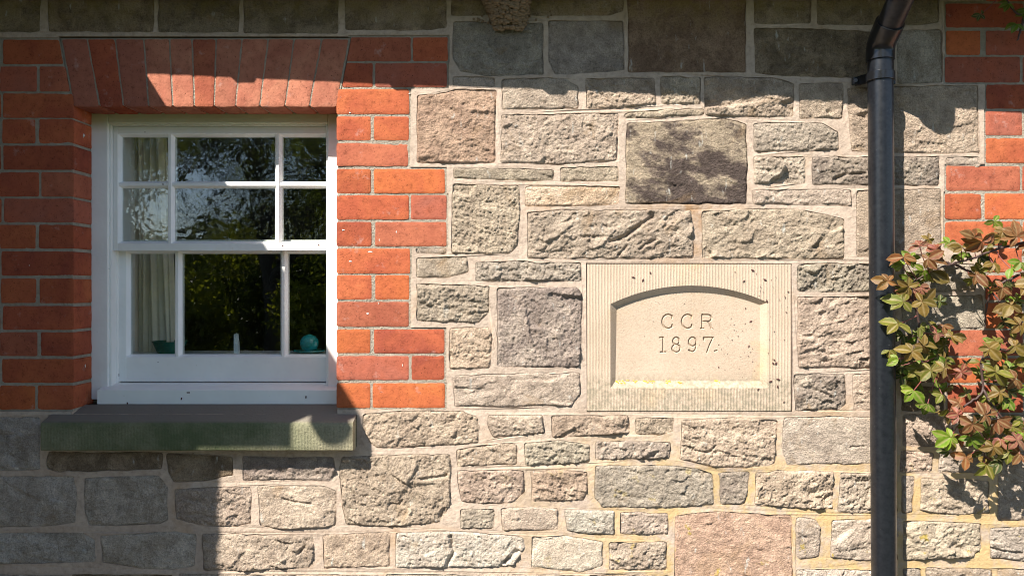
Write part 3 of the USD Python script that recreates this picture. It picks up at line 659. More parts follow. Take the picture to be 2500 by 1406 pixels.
# ------------------------------------------------------------------ date stone
def plaque_stone(name, c1, c2, lichen):
    n = {'geo': ('geometry', {}), 'sep': ('separate_xyz', {}),
         'a': ('noise_texture', {'scale': 6.0, 'detail': 5.0, 'roughness': 0.6}), 'ar': ('rgb_ramp', {'ramp': [(0.3, c1), (0.7, c2)]}),
         'f': ('noise_texture', {'scale': 220.0, 'detail': 4.0, 'roughness': 0.7}), 'fr': ('rgb_ramp', {'ramp': [(0.28, (0.80, 0.79, 0.77)), (0.5, (1, 1, 1)), (0.7, (1.08, 1.08, 1.07))]}),
         'm': ('mix_color', {'blend_type': 'multiply', 'fac': 1.0}),
         'o': ('noise_texture', {'scale': 5.0, 'detail': 5.0, 'roughness': 0.65, 'distortion': 0.6}), 'or': ('rgb_ramp', {'ramp': [(0.55, (0, 0, 0)), (0.75, (0.6, 0.6, 0.6))]}),
         'm2': ('mix_color', {'b': (0.50, 0.34, 0.17)}),
         'gz': ('map_range', {'from_min': 1.445, 'from_max': 1.412, 'to_min': 0.0, 'to_max': 0.68, 'clamp': True}),
         'gn': ('noise_texture', {'scale': 90.0, 'detail': 4.0, 'roughness': 0.7}), 'gnr': ('rgb_ramp', {'ramp': [(0.40, (0, 0, 0)), (0.60, (1, 1, 1))]}),
         'gm': ('math', {'math_type': 'multiply'}), 'm3': ('mix_color', {'b': lichen}),
         'b1': ('noise_texture', {'scale': 300.0, 'detail': 4.0, 'roughness': 0.6}), 'bp': ('bump', {'distance': 0.0016, 'strength': 1.0}),
         'p': ('principled_bsdf', {'roughness': 0.95, 'specular_ior_level': 0.08})}
    l = [('geo.position', x + '.vector') for x in ('sep', 'a', 'f', 'o', 'gn', 'b1')]
    l += [('a.fac', 'ar.fac'), ('f.fac', 'fr.fac'), ('ar.color', 'm.a'), ('fr.color', 'm.b'), ('o.fac', 'or.fac'), ('or.color', 'm2.fac'), ('m.result', 'm2.a'),
          ('sep.z', 'gz.value'), ('gn.fac', 'gnr.fac'), ('gz.result', 'gm.value1'), ('gnr.color', 'gm.value2'), ('gm.value', 'm3.fac'), ('m2.result', 'm3.a'),
          ('m3.result', 'p.base_color'), ('b1.fac', 'bp.height'), ('bp.normal', 'p.normal')]
    return mat(name, n, l, 'p.BSDF')
M_plaque = plaque_stone('dressed_cream_stone', (0.43, 0.330, 0.242), (0.50, 0.397, 0.302), (0.20, 0.185, 0.13))
ds = holder('date_stone', house, label='cream carved date stone reading CCR 1897 with tooled border')
def arc_top(x0, y0, xm, ym, x1, y1, n=28):
    a, b, c = np.array([x0, y0], float), np.array([xm, ym], float), np.array([x1, y1], float)
    M = np.array([[2 * (b - a)[0], 2 * (b - a)[1]], [2 * (c - a)[0], 2 * (c - a)[1]]])
    o = np.linalg.solve(M, [b @ b - a @ a, c @ c - a @ a]); r = np.linalg.norm(a - o)
    t0, t1 = math.atan2(*(a - o)[::-1]), math.atan2(*(c - o)[::-1])
    return [tuple(o + r * np.array([math.cos(t), math.sin(t)])) for t in np.linspace(t0, t1, n)]
outer = [(1490, 947)] + arc_top(1490, 742, 1686, 697, 1873, 738) + [(1873, 947)]
inner = [(1504, 931)] + arc_top(1507, 748, 1686, 713, 1858, 745) + [(1858, 931)]
RD = 0.016                                        # depth of the sunk panel
# border with vertical reeding
bord = PLQ.difference(Polygon(outer))
xs = np.arange(1432, 1932, 1.25)
vb = MB()
def reed_h(p):
    ph = (p[:, 0] + 0.8 * fbm(np.c_[p * 0.02, np.zeros(len(p))], 2, 3)) / 7.3 * 2 * np.pi
    amp = 0.0006 * (0.75 + 0.5 * meshkit.noise(np.c_[p * 0.015, np.ones(len(p))], 4))
    return -0.0045 - amp * np.cos(ph) - 0.0006 * fbm(np.c_[p * 0.06, np.ones(len(p))], 3, 9)
colw = 1.25
V, F = [], []
for part in (sbox(1433, 645, 1930, 742), sbox(1433, 742, 1490, 1002), sbox(1873, 738.01, 1930, 1002), sbox(1490, 947, 1873, 1002)):
    x0, y0, x1, y1 = part.bounds
    xs = np.arange(x0, x1 + 0.01, (x1 - x0) / round((x1 - x0) / 1.25)); ys = np.linspace(y0, y1, max(3, int((y1 - y0) / 8)))
    X, Y = np.meshgrid(xs, ys)
    if y0 < 700:
        arc = np.array(outer[1:-1]); lim = np.interp(xs, arc[:, 0], arc[:, 1], left=742, right=738)
        Y = y0 + (Y - y0) / (y1 - y0) * (lim[None, :] - y0)
    pts = np.c_[X.ravel(), Y.ravel()]
    n0 = sum(map(len, V)); ny, nx = X.shape
    h = reed_h(pts)
    V.append(np.c_[gx(pts[:, 0]), h, gz(pts[:, 1])])
    i = (np.arange(ny - 1)[:, None] * nx + np.arange(nx - 1)[None, :]).ravel() + n0
    F.append(np.vstack([np.c_[i, i + nx, i + 1], np.c_[i + 1, i + nx, i + nx + 1]]))
V, F = np.vstack(V), np.vstack(F)
nn = np.cross(V[F[:, 1]] - V[F[:, 0]], V[F[:, 2]] - V[F[:, 0]]); F[nn[:, 1] > 0] = F[nn[:, 1] > 0][:, [0, 2, 1]]
vb.add((V, F))
ring = np.array([(1433, 645), (1930, 645), (1930, 1002), (1433, 1002)])
for k in range(4):
    a, b = ring[k], ring[(k + 1) % 4]
    vb.add((np.array([P(*a, -0.004), P(*b, -0.004), P(*b, 0.03), P(*a, 0.03)]), np.array([[0, 1, 2], [0, 2, 3], [0, 2, 1], [0, 3, 2]])[:2]))
obj('tooled_border', vb.mesh(), M_plaque, ds, 60)
o3, i3 = np.array([P(*p, -0.0045) for p in outer]), np.array([P(*p, RD - 0.0045) for p in inner])
n = len(outer); F = []
for k in range(n):
    a, b = k, (k + 1) % n
    F += [[a, b, n + b], [a, n + b, n + a]]
obj('splayed_edge', (np.vstack([o3, i3]), np.array(F)), M_plaque, ds, 30)
# sunk panel with v-cut letters
def strokes(glyph, x, y, w, h):
    """polylines in the survey grid; glyph box at x, y (top left), w wide, h tall"""
    def arc(cx, cy, rx, ry, a0, a1, n=14): return [(cx + rx * math.cos(math.radians(t)), cy - ry * math.sin(math.radians(t))) for t in np.linspace(a0, a1, n)]
    T = lambda pts: [(x + px * w, y + py * h) for px, py in pts]
    G = {
     'C': [arc(.55, .5, .53, .5, 42, 318, 20), [(.93, .10), (.93, .27)], [(.93, .74), (.93, .90)]],
     'R': [[(.1, 0), (.1, 1)], [(.1, .02)] + arc(.58, .26, .34, .24, 90, -90, 10) + [(.1, .5)], [(.52, .5), (.72, .62), (.92, 1.0)], [(-.02, 1), (.22, 1)]],
     '1': [[(.5, 0), (.5, 1)], [(.08, .02), (.5, .0)], [(.2, 1), (.8, 1)]],
     '8': [arc(.5, .25, .36, .25, 0, 360, 18), arc(.5, .75, .46, .26, 0, 360, 20)],
     '9': [arc(.5, .3, .42, .30, 0, 360, 18), [(.92, .3), (.92, .6), (.8, .85), (.55, .98), (.25, .95), (.1, .86)]],
     '7': [[(0, .02), (.98, .02)], [(.98, .02), (.62, .5), (.34, 1)], [(0, .02), (0, .2)]],
     '.': [[(.2, .93), (.8, .90)]]}
    return [T(s) for s in G[glyph]]
text = []
for g, x, w in (('C', 1618, 27), ('C', 1666, 27), ('R', 1714, 28)): text += strokes(g, x, 768, w, 34)
for g, x, w in (('1', 1611, 20), ('8', 1642, 22), ('9', 1682, 22), ('7', 1721, 23), ('.', 1746, 8)): text += strokes(g, x, 824, w, 36)
HW, DEPTH = 2.6, 0.0062
cuts = []
def cone(p):
    a = np.arange(8) * np.pi / 4
    top = [P(p[0] + HW * 1.35 * math.cos(t), p[1] + HW * 1.35 * math.sin(t), -0.0014) for t in a]
    return top + [P(p[0], p[1], DEPTH)]
for s in text:
    for p, q in zip(s[:-1], s[1:]):
        cuts.append(manifold3d.Manifold.hull_points(np.array(cone(p) + cone(q))))
cut = manifold3d.Manifold.batch_boolean(cuts, manifold3d.OpType.Add)
pin = Polygon(inner).buffer(1.0)
pxz = shapely.transform(pin, lambda a: np.c_[gx(a[:, 0]), gz(a[:, 1])])
slab = extrude_y(pxz, 0.0, 0.03); slab.fix_normals()
sl = manifold3d.Manifold(manifold3d.Mesh(slab.vertices.astype(np.float32), slab.faces.astype(np.uint32)))
res = (sl - cut).translate([0, RD - 0.0045, 0])
obj('inscribed_panel', res, M_plaque, ds, False)
# bud scales and bits of dry leaf caught on the tooled face
M_scale = plain('dry_bud_scales', (0.085, 0.035, 0.03), 0.6, 0.3, 80)
flk = MB(); r = np.random.default_rng(3)
spots = [(1545,677,9),(1569,684,9),(1587,666,8),(1836,660,10),(1866,683,10),(1815,686,7),(1923,712,5),(1915,725,5),(1871,735,9),(1872,741,8),(1823,753,6),(1836,785,9),(1893,886,9),(1898,925,10),(1886,886,8),(1880,930,9),(1863,893,7),(1862,913,6),(1897,943,9),(1912,980,6),(1850,949,7),(1831,846,7),(1790,830,4),(1757,897,6),(1889,878,7),(1918,762,5),(1830,870,4)]
for _ in range(70): spots.append((r.uniform(1770, 1925) if r.random() < .8 else r.uniform(1520, 1900), r.uniform(660, 960), r.uniform(1.8, 3.6)))
oP, iP = Polygon(outer), Polygon(inner)
for (x, y, sz) in spots:
    pt = shapely.Point(x, y)
    if oP.contains(pt) and not iP.contains(pt): continue
    yy = (RD - 0.0045 - 0.0004) if iP.contains(pt) else -0.0062
    a = r.uniform(0, np.pi); e = sz / 2
    c = np.array([[math.cos(a) * e * 1.2, math.sin(a) * e * 1.2], [-math.sin(a) * e * .55, math.cos(a) * e * .55], [-math.cos(a) * e, -math.sin(a) * e], [math.sin(a) * e * .55, -math.cos(a) * e * .55]])
    bot = [P(x + u, y + v, yy + 0.0006) for u, v in c]; top = [P(x + u * .6, y + v * .6, yy - 0.0014) for u, v in c]
    flk.add(hull(bot + top))
obj('dry_flecks', flk.mesh(), M_scale, ds, False, kind='stuff')
M_lichen = plain('yellow_lichen', (0.62, 0.42, 0.06), 0.95, 0.3, 60, 0.004, 300)
lk = MB()
for (x0, x1) in ((1506, 1526), (1549, 1556), (1574, 1600), (1658, 1665), (1748, 1760), (1532, 1536), (1626, 1640)):
    for k in range(int((x1 - x0) / 2.2) + 1):
        c = P(x0 + k * 2.2 + r.uniform(-1, 1), 932 + r.uniform(-2.5, 4.5), 0); c[1] = RD - 0.0045 - (max(0, (gz(931) - c[2])) * 0.9) - 0.0005
        s = trimesh.creation.icosphere(1, 0.0026); s.vertices = s.vertices * [1, .45, .8] * r.uniform(.7, 1.3) + c; lk.add(s)
obj('lichen', lk.mesh(), M_lichen, ds, True, kind='stuff')

# ------------------------------------------------------------------ sash window
win = holder('sash_window', house, label='white painted timber sash window, six panes over three')
YF, YU, YL = 0.100, 0.116, 0.152
fr = MB()
def abox(x0, y0, x1, y1, ya, yb, bevel=0.0015):
    """box whose front face at depth ya spans the survey sight lines x0..x1, y0..y1"""
    a, b = A(x0, y0, ya), A(x1, y1, ya)
    return bbox([a[0], ya, b[2]], [b[0], yb, a[2]], bevel)
xl, xr = gx(178), gx(824)                     # the masonry opening
a = A(263, 302, YF)
jw = a[0] - xl                                # width of the box frame
ztop, zbot = gz(258), A(247, 951, YF)[2]
fr.add(bbox([xl, YF, zbot - .03], [xl + jw, 0.24, ztop], .002)); fr.add(bbox([xr - jw, YF, zbot - .03], [xr, 0.24, ztop], .002))
fr.add(bbox([xl + jw, YF + .0005, a[2]], [xr - jw, 0.24, ztop], .002))
b = A(272, 307, YF + .008)
bw = b[0] - (xl + jw)
fr.add(bbox([xl + jw - .001, YF + .008, zbot - .01], [xl + jw + bw, 0.24, a[2] + .001], .002)); fr.add(bbox([xr - jw - bw, YF + .008, zbot - .01], [xr - jw + .001, 0.24, a[2] + .001], .002))
fr.add(bbox([xl + jw + bw - .001, YF + .0085, b[2]], [xr - jw - bw + .001, 0.24, a[2] + .0012], .002))
obj('frame', fr.mesh(), M_paint, win, False)
in_l, in_r = xl + jw + bw, xr - jw - bw
# parting bead beside the lower sash
pb = MB(); pbw = A(289, 700, YL)[0] - in_l
zmeet = A(300, 612, YU)[2]
for s in (0, 1):
    x0, x1 = (in_l, in_l + pbw * .55) if s == 0 else (in_r - pbw * .55, in_r)
    pb.add(bbox([x0, YL - .012, zbot + .005], [x1, 0.24, zmeet + .02], .0015))
obj('parting_bead', pb.mesh(), M_paint, win, False)
# timber sill
zs0 = A(250, 986, 0.066)[2]; z1 = A(250, 951, 0.066)[2]; z2 = A(250, 934, YL - .012)[2]
obj('timber_sill', extrude_x([(0.066, zs0), (0.066, z1 - .002), (0.069, z1), (YL - .014, z2 - .001), (0.24, z2 + .0), (0.24, zs0)], A(247, 950, 0.066)[0] - 0.012, gx(824)), M_paint, win, False)

def sash(name, y, yg, outer4, panes, glass, horns=False):
    """outer4: sight-line box of the sash; panes: grid of sight-line boxes"""
    top = holder(name, win)
    return top
def frame_ring(x0, z0, x1, z1, xi0, zi0, xi1, zi1, y, yb, ch=0.007):
    """a rail-and-stile ring with chamfered inner edges, from world x/z bounds"""
    m = MB()
    for lo, hi in (((x0, z0), (xi0, z1)), ((xi1, z0), (x1, z1)), ((xi0, zi1), (xi1, z1)), ((xi0, z0), (xi1, zi0))):
        m.add(bbox([lo[0], y, lo[1]], [hi[0], yb, hi[1]], .001))
    # glazing chamfer
    for (p, q, dx, dz) in (((xi0, zi0), (xi0, zi1), ch, 0), ((xi1, zi0), (xi1, zi1), -ch, 0), ((xi0, zi1), (xi1, zi1), 0, -ch), ((xi0, zi0), (xi1, zi0), 0, ch)):
        m.add(hull([(p[0], y + .002, p[1]), (q[0], y + .002, q[1]), (p[0], yb - .004, p[1]), (q[0], yb - .004, q[1]), (p[0] + dx, y + .016, p[1] + dz), (q[0] + dx, y + .016, q[1] + dz), (p[0] + dx, yb - .004, p[1] + dz), (q[0] + dx, yb - .004, q[1] + dz)]))
    return m
def vbar(x, z0, z1, w, y, yb):
    return hull([(x - .004, y, z0), (x + .004, y, z0), (x - w / 2, y + .013, z0), (x + w / 2, y + .013, z0), (x - w / 2, yb, z0), (x + w / 2, yb, z0),
                 (x - .004, y, z1), (x + .004, y, z1), (x - w / 2, y + .013, z1), (x + w / 2, y + .013, z1), (x - w / 2, yb, z1), (x + w / 2, yb, z1)])
def hbar(z, x0, x1, w, y, yb):
    return hull([(x0, y, z - .004), (x0, y, z + .004), (x0, y + .013, z - w / 2), (x0, y + .013, z + w / 2), (x0, yb, z - w / 2), (x0, yb, z + w / 2),
                 (x1, y, z - .004), (x1, y, z + .004), (x1, y + .013, z - w / 2), (x1, y + .013, z + w / 2), (x1, yb, z - w / 2), (x1, yb, z + w / 2)])
GY = YU + .018                                         # glass plane of the upper sash
gl = lambda x, y, d: A(x, y, d)
# upper sash (stands proud of the lower one)
X0, X1 = in_l + .0015, in_r - .0015
zt = b[2] - .001; zb = zmeet
px0, px1 = gl(299.5, 400, GY)[0], gl(798, 400, GY)[0]
pz0, pz1 = gl(400, 589.5, GY)[2], gl(400, 335.5, GY)[2]
ch = .007
obj('upper_sash', frame_ring(X0, zb, X1, zt, px0 - ch, pz0 - ch, px1 + ch, pz1 + ch, YU, YU + .034).mesh(), M_paint, win, False)
bars_x = [(gl(411, 400, GY)[0], gl(428, 400, GY)[0]), (gl(672.5, 400, GY)[0], gl(690, 400, GY)[0])]
hz = (gl(400, 460, GY)[2], gl(400, 443.5, GY)[2])
for x0, x1 in bars_x: obj('glazing_bar', vbar((x0 + x1) / 2, pz0 - ch, pz1 + ch, x1 - x0, YU + .002, YU + .032), M_paint, win, False)
zh = (hz[0] + hz[1]) / 2
xs_ = [px0 - ch] + [v for p in bars_x for v in p] + [px1 + ch]
for k in range(3): obj('glazing_bar', hbar(zh, xs_[2 * k] - .004, xs_[2 * k + 1] + .004, hz[1] - hz[0], YU + .004, YU + .031), M_paint, win, False)
for (z0, z1) in ((pz0, hz[0]), (hz[1], pz1)):
    for k in range(3):
        e = .003
        obj('pane', bbox([xs_[2 * k] - e, GY, z0 - e], [xs_[2 * k + 1] + e, GY + .003, z1 + e]), M_glass_old, win, False)
# lower sash
GL = YL + .018
px0, px1 = gl(320, 700, GL)[0], gl(808.5, 700, GL)[0]
pz0, pz1 = gl(400, 864.5, GL)[2], gl(400, 619.5, GL)[2]
zlb = A(300, 931, YL)[2]
X0l, X1l = in_l + pbw * .55 + .0015, in_r - pbw * .55 - .0015
obj('lower_sash', frame_ring(X0l, zlb, X1l, zmeet + .035, px0 - ch, pz0 - ch, px1 + ch, pz1 + ch, YL, YL + .034).mesh(), M_paint, win, False)
bars_x = [(gl(428, 700, GL)[0], gl(446, 700, GL)[0]), (gl(686, 700, GL)[0], gl(704, 700, GL)[0])]
for x0, x1 in bars_x: obj('glazing_bar', vbar((x0 + x1) / 2, pz0 - ch, pz1 + ch, x1 - x0, YL + .002, YL + .032), M_paint, win, False)
xs_ = [px0] + [v for p in bars_x for v in p] + [px1]
for k in range(3): obj('pane', bbox([xs_[2 * k] - .003, GL, pz0 - .003], [xs_[2 * k + 1] + .003, GL + .003, pz1 + .003]), M_glass_new, win, False)

# small dirt marks on the paint, lime splashes on the bricks
dm = MB(); r = np.random.default_rng(8)
for (x, y, w, h, d) in ((460,958,8,3,.0655),(443,973,3,6,.0655),(311,984,3,5,.0655),(747,969,3,6,.0655),(803,911,6,9,YL-.0005),(386,884,2,2,YL-.0005),(354,323,2,2,YU-.0005),(289,915,4,7,YL-.0005),(265,656,3,3,YF+.0075),(690,600,3,3,YU-.0005),(778,598,3,4,YU-.0005),(398,450,2,5,YU+.003)):
    c = A(x, y, d); a = r.uniform(-.5, .5)
    dm.add(hull([c + [sx * w * S / 2 + a * sz * .001, -sy * .0008, sz * h * S / 2] for sx in (-1, 1) for sz in (-1, 1) for sy in (0, 1)]))
obj('dirt_speck', dm.mesh(), M_scale, win, False, kind='stuff')
sp = MB()
for (x, y, w, h) in ((856,638,11,5),(968,566,4,8),(926,586,3,14),(898,766,8,6),(983,892,3,9),(925,741,3,6),(855,276,6,4),(905,615,16,5),(838,562,8,5),(1003,1066,2,4),(205,331,4,14),(209,893,3,9),(72,648,2,4),(1000,230,6,3)):
    c = P(x, y, -0.0012); n_ = 9; t_ = np.linspace(0, 2 * np.pi, n_, endpoint=False); k_ = r.uniform(.6, 1.2, n_)
    rim = [c + [w * S / 2 * k_[q] * math.cos(t_[q]), 0, h * S / 2 * k_[q] * math.sin(t_[q])] for q in range(n_)]
    sp.add(hull(rim + [p_ * .4 + c * .6 + [0, -.0013, 0] for p_ in rim]))
obj('lime_splash', sp.mesh(), plain('lime_white', (0.72, 0.69, 0.64), 0.9, 0.1), jr, True, kind='stuff')

# stone sill
def sill_material():
    n = {'geo': ('geometry', {}), 'sep': ('separate_xyz', {}),
         'a': ('noise_texture', {'scale': 9.0, 'detail': 6.0, 'roughness': 0.65}), 'ar': ('rgb_ramp', {'ramp': [(0.3, (0.25, 0.22, 0.145)), (0.7, (0.38, 0.34, 0.235))]}),
         'f': ('noise_texture', {'scale': 160.0, 'detail': 5.0, 'roughness': 0.7}), 'fr': ('rgb_ramp', {'ramp': [(0.28, (0.6, 0.6, 0.58)), (0.5, (1, 1, 1)), (0.72, (1.2, 1.2, 1.18))]}),
         'm': ('mix_color', {'blend_type': 'multiply', 'fac': 1.0}),
         'gx': ('map_range', {'from_min': -0.50, 'from_max': -0.72, 'to_min': 0.15, 'to_max': 0.9, 'clamp': True}),
         'gn': ('noise_texture', {'scale': 7.0, 'detail': 6.0, 'roughness': 0.7}), 'gnr': ('rgb_ramp', {'ramp': [(0.3, (0.45, 0.45, 0.45)), (0.62, (1, 1, 1))]}),
         'gm': ('math', {'math_type': 'multiply'}), 'm3': ('mix_color', {'b': (0.080, 0.105, 0.050)}), 'tz': ('map_range', {'from_min': float(A(400, 1031, -0.058)[2]) - .003, 'from_max': float(A(400, 1031, -0.058)[2]) + .003, 'to_min': 0.0, 'to_max': 0.85, 'clamp': True}), 'm8': ('mix_color', {'b': (0.215, 0.185, 0.155)}),
         'b1': ('noise_texture', {'scale': 120.0, 'detail': 6.0, 'roughness': 0.7}), 'bp': ('bump', {'distance': 0.004, 'strength': 1.0}),
         'p': ('principled_bsdf', {'roughness': 0.95, 'specular_ior_level': 0.08})}
    l = [('geo.position', x + '.vector') for x in ('sep', 'a', 'f', 'gn', 'b1')]
    l += [('a.fac', 'ar.fac'), ('f.fac', 'fr.fac'), ('ar.color', 'm.a'), ('fr.color', 'm.b'), ('sep.x', 'gx.value'), ('gn.fac', 'gnr.fac'), ('gx.result', 'gm.value1'), ('gnr.color', 'gm.value2'),
          ('gm.value', 'm3.fac'), ('m.result', 'm3.a'), ('sep.z', 'tz.value'), ('tz.result', 'm8.fac'), ('m3.result', 'm8.a'), ('m8.result', 'p.base_color'), ('b1.fac', 'bp.height'), ('bp.normal', 'p.normal')]
    return mat('weathered_sill_stone', n, l, 'p.BSDF')
M_sill = sill_material()
YS = -0.058
sx0, sx1 = A(99, 1060, YS)[0], A(861, 1060, YS)[0]
zt0, zb0 = A(400, 1031, YS)[2], A(400, 1100, YS)[2]
zback = A(400, 987, 0.066)[2]
nx = int((sx1 - sx0) / 0.0016)
prof = [(0.066, zback), (0.03, zback + (zt0 - zback) * .28), (0.0, zback + (zt0 - zback) * .52), (-0.03, zback + (zt0 - zback) * .80), (YS + .006, zt0), (YS + .001, zt0 - .004), (YS, zt0 - .02), (YS, zb0 + .02), (YS, zb0 + .003), (YS + .003, zb0), (0.0, zb0), (0.066, zb0)]
xs = np.linspace(sx0, sx1, nx); V = []
for (yy, zz) in prof:
    front = yy < YS + .0005
    q = np.c_[xs * 30, np.full(nx, yy * 30), np.full(nx, zz * 30)]
    dy = np.where(front, 0.0004 * np.cos(xs / 0.0088 * 2 * np.pi + 1.5 * fbm(q * .3, 2, 2)), 0.0) * (1 if front else 0)
    V.append(np.c_[xs, yy + dy + 0.0010 * fbm(q, 3, 4), zz + 0.0010 * fbm(q + 9, 3, 6)])
V = np.vstack(V); np_ = len(prof); F = []
for k in range(np_):
    a0, b0 = k * nx + np.arange(nx - 1), ((k + 1) % np_) * nx + np.arange(nx - 1)
    F.append(np.vstack([np.c_[a0, a0 + 1, b0 + 1], np.c_[a0, b0 + 1, b0]]))
F = np.vstack(F)
tri_end = [[0, k, k + 1] for k in range(1, np_ - 1)]
F = np.vstack([F, [[p[0] * nx, p[1] * nx, p[2] * nx] for p in tri_end], [[p[0] * nx + nx - 1, p[2] * nx + nx - 1, p[1] * nx + nx - 1] for p in tri_end]])
obj('window_sill', (V, F[:, [0, 2, 1]]), M_sill, house, 50, label='weathered stone window sill with green stained tooled front')

# ------------------------------------------------------------------ eaves, roof, and the wing that shades the window
M_wood = plain('white_eaves_paint', (0.62, 0.61, 0.57), 0.5, 0.1)
M_tile = plain('slate_roof', (0.11, 0.115, 0.13), 0.6, 0.3, 6, 0.004, 60)
M_black = plain('black_plastic', (0.020, 0.020, 0.022), 0.30, 0.2, 30, 0.0004, 90, spec=0.5)
KG, RG = 0.25, 0.056
X_end, X_west = gx(3200), gx(-238)
zg = lambda x: 2.720 - 0.044 * (x - gx(357))           # gutter falls towards the downpipe
zsof = 2.62
obj('soffit', bbox([X_west, -0.185, zsof], [X_end, 0.30, zsof + .02]), M_wood, house)
obj('fascia', bbox([X_west, -0.19, zsof - .05], [X_end, -0.165, zsof + .13]), M_wood, house)
obj('roof', extrude_x([(-0.27, zsof + .085), (2.4, zsof + 2.2), (2.4, zsof + 2.28), (-0.27, zsof + .125)], X_west - 3, X_end), M_tile, house)
def half_gutter(r, t=0.003, n=14):
    a = np.linspace(np.pi, 2 * np.pi, n)
    return Polygon([(r * math.cos(u), r * math.sin(u)) for u in a] + [((r - t) * math.cos(u), (r - t) * math.sin(u)) for u in a[::-1]])
gt = MB()
m = extrude_x([(p[0], p[1]) for p in half_gutter(RG).exterior.coords[:-1]], 0, X_end - gx(99))
v = m.vertices.copy(); v[:, 0] += gx(99); v[:, 1] -= KG; v[:, 2] += zg(v[:, 0]); gt.add((v, m.faces))
gut = obj('gutter', gt.mesh(), M_black, house, 30)
for px_ in (20, 405, 790, 1168, 1541, 1927):
    xw = gx(px_ - 8 + 0); q = half_gutter(RG + .0095, .009)
    m = extrude_x([(p[0], p[1]) for p in q.exterior.coords[:-1]], xw - .019, xw + .019); v = m.vertices.copy(); v[:, 1] -= KG; v[:, 2] += zg(xw)
    mm = MB().add((v, m.faces)); mm.box([xw - .012, -KG + RG, zg(xw) - .03], [xw + .012, -0.185, zg(xw) + .03])
    obj('gutter_bracket', mm.mesh(), M_black, house, 30)
# projecting wing on the left: wall, eaves box, gutter running out from the wall
K1 = 952 * S
M_wing = mat('wing_walling', {'tc': ('geometry', {}), 'mp': ('mapping', {'rotation': (math.pi / 2, 0, math.pi / 2)}), 'b': ('brick_texture', {'scale': 1.0, 'color1': (0.33, 0.27, 0.2), 'color2': (0.25, 0.2, 0.15), 'mortar': (0.45, 0.38, 0.3), 'brick_width': 0.3, 'row_height': 0.12, 'mortar_size': 0.012}),
    'p': ('principled_bsdf', {'roughness': 0.95})}, [('tc.position', 'mp.vector'), ('mp.vector', 'b.vector'), ('b.color', 'p.base_color')], 'p.BSDF')
XF = gx(766 - SA * 952)                                 # fascia of the wing
ZB = gz(1149 - SB * 952)                                # underside of its eaves box
XG, ZG = gx(864 - SA * 952), gz(1095 - SB * 952)
wx = X_west
obj('wing_wall', bbox([wx - 2.6, -K1, 0], [wx, 0.02, ZB + .02]), M_wing, house)
obj('wing_eaves', MB().box([wx - .05, -K1, ZB], [XF, -0.19, ZB + .02]).box([XF - .022, -K1, ZB + .001], [XF, -0.19, ZB + .17]).mesh(), M_wood, house)
rp = [(XG + .03, ZG + .045), (XG + .03, ZG + .085), (wx - 1.3, ZG + 1.75), (wx - 1.3, ZG + 1.70)]
obj('wing_roof', extrude_y(Polygon(rp), -K1 - .0, 0.6), M_tile, house)
obj('wing_gable', extrude_y(Polygon([(wx - 2.6, ZB + .02), (wx, ZB + .02), (XF - .03, ZB + .17), (wx - 1.3, ZG + 1.69)]), -K1 + .01, -K1 + .3), M_wing, house)
g = half_gutter(0.054, .004)
g2 = shapely.affinity.translate(g, XG, ZG)
cap = shapely.affinity.translate(Polygon([(0.054 * math.cos(u), 0.054 * math.sin(u)) for u in np.linspace(np.pi, 2 * np.pi, 16)]), XG, ZG)
obj('wing_gutter', MB().add(extrude_y(g2, -K1, -0.31)).add(extrude_y(cap, -K1 - .004, -K1)).mesh(), M_black, house, 30)

# ------------------------------------------------------------------ rainwater downpipe
dp = holder('downpipe', None, 'black plastic rainwater downpipe with bracket and swan neck, right of the date stone', 'drainpipe')
YP, RP = -0.072, 0.034
def pipe_mat():
    n = {'geo': ('geometry', {}), 'a': ('noise_texture', {'scale': 60.0, 'detail': 4.0, 'roughness': 0.6}), 'ar': ('rgb_ramp', {'ramp': [(0.3, (0.0068, 0.0078, 0.0105)), (0.7, (0.0086, 0.0098, 0.013))]}),
         'rr': ('rgb_ramp', {'ramp': [(0.3, (0.27, 0.27, 0.27)), (0.7, (0.38, 0.38, 0.38))]}),
         's': ('noise_texture', {'scale': 420.0, 'detail': 1.0}), 'sr': ('rgb_ramp', {'ramp': [(0.80, (0, 0, 0)), (0.84, (0.7, 0.7, 0.7))]}), 'm': ('mix_color', {'b': (0.5, 0.5, 0.5)}),
         'p': ('principled_bsdf', {'specular_ior_level': 0.5})}
    return mat('satin_black_pipe', n, [('geo.position', 'a.vector'), ('geo.position', 's.vector'), ('a.fac', 'ar.fac'), ('a.fac', 'rr.fac'), ('s.fac', 'sr.fac'), ('sr.color', 'm.fac'), ('ar.color', 'm.a'), ('m.result', 'p.base_color'), ('rr.color', 'p.roughness')], 'p.BSDF')
M_pipe = pipe_mat()
M_fit = plain('gloss_black_fitting', (0.009, 0.0095, 0.011), 0.20, 0.2, 40, 0.0003, 120)
zjoin = A(2150, 172, YP)[2]
pt0 = A(2158, 1480, YP); pt0 = np.array([A(2157, 1406, YP)[0] + .008, YP, 0.02])
ptop = A(2149, 140, YP)
def along(z): t = (z - pt0[2]) / (ptop[2] - pt0[2]); return pt0 + (ptop - pt0) * t
obj('pipe', tube([along(z) for z in np.linspace(0.02, ptop[2], 30)], RP, 40), M_pipe, dp, 40)
def sleeve(z0, z1, r, name, m=M_fit, lip=.0015):
    pts = [along(z0), along(z0 + .001), along(z1 - .001), along(z1)]
    obj(name, tube(pts, [r - lip, r, r, r - lip], 40), m, dp, 40)
sleeve(A(2150, 149, YP)[2], A(2150, 120, YP)[2], RP + .0042, 'socket')
sleeve(A(2150, 199, YP)[2], A(2150, 178, YP)[2], RP + .0045, 'pipe_clip')
zc = A(2110, 200, -0.02)[2]
lug = MB(); c = along(zc)
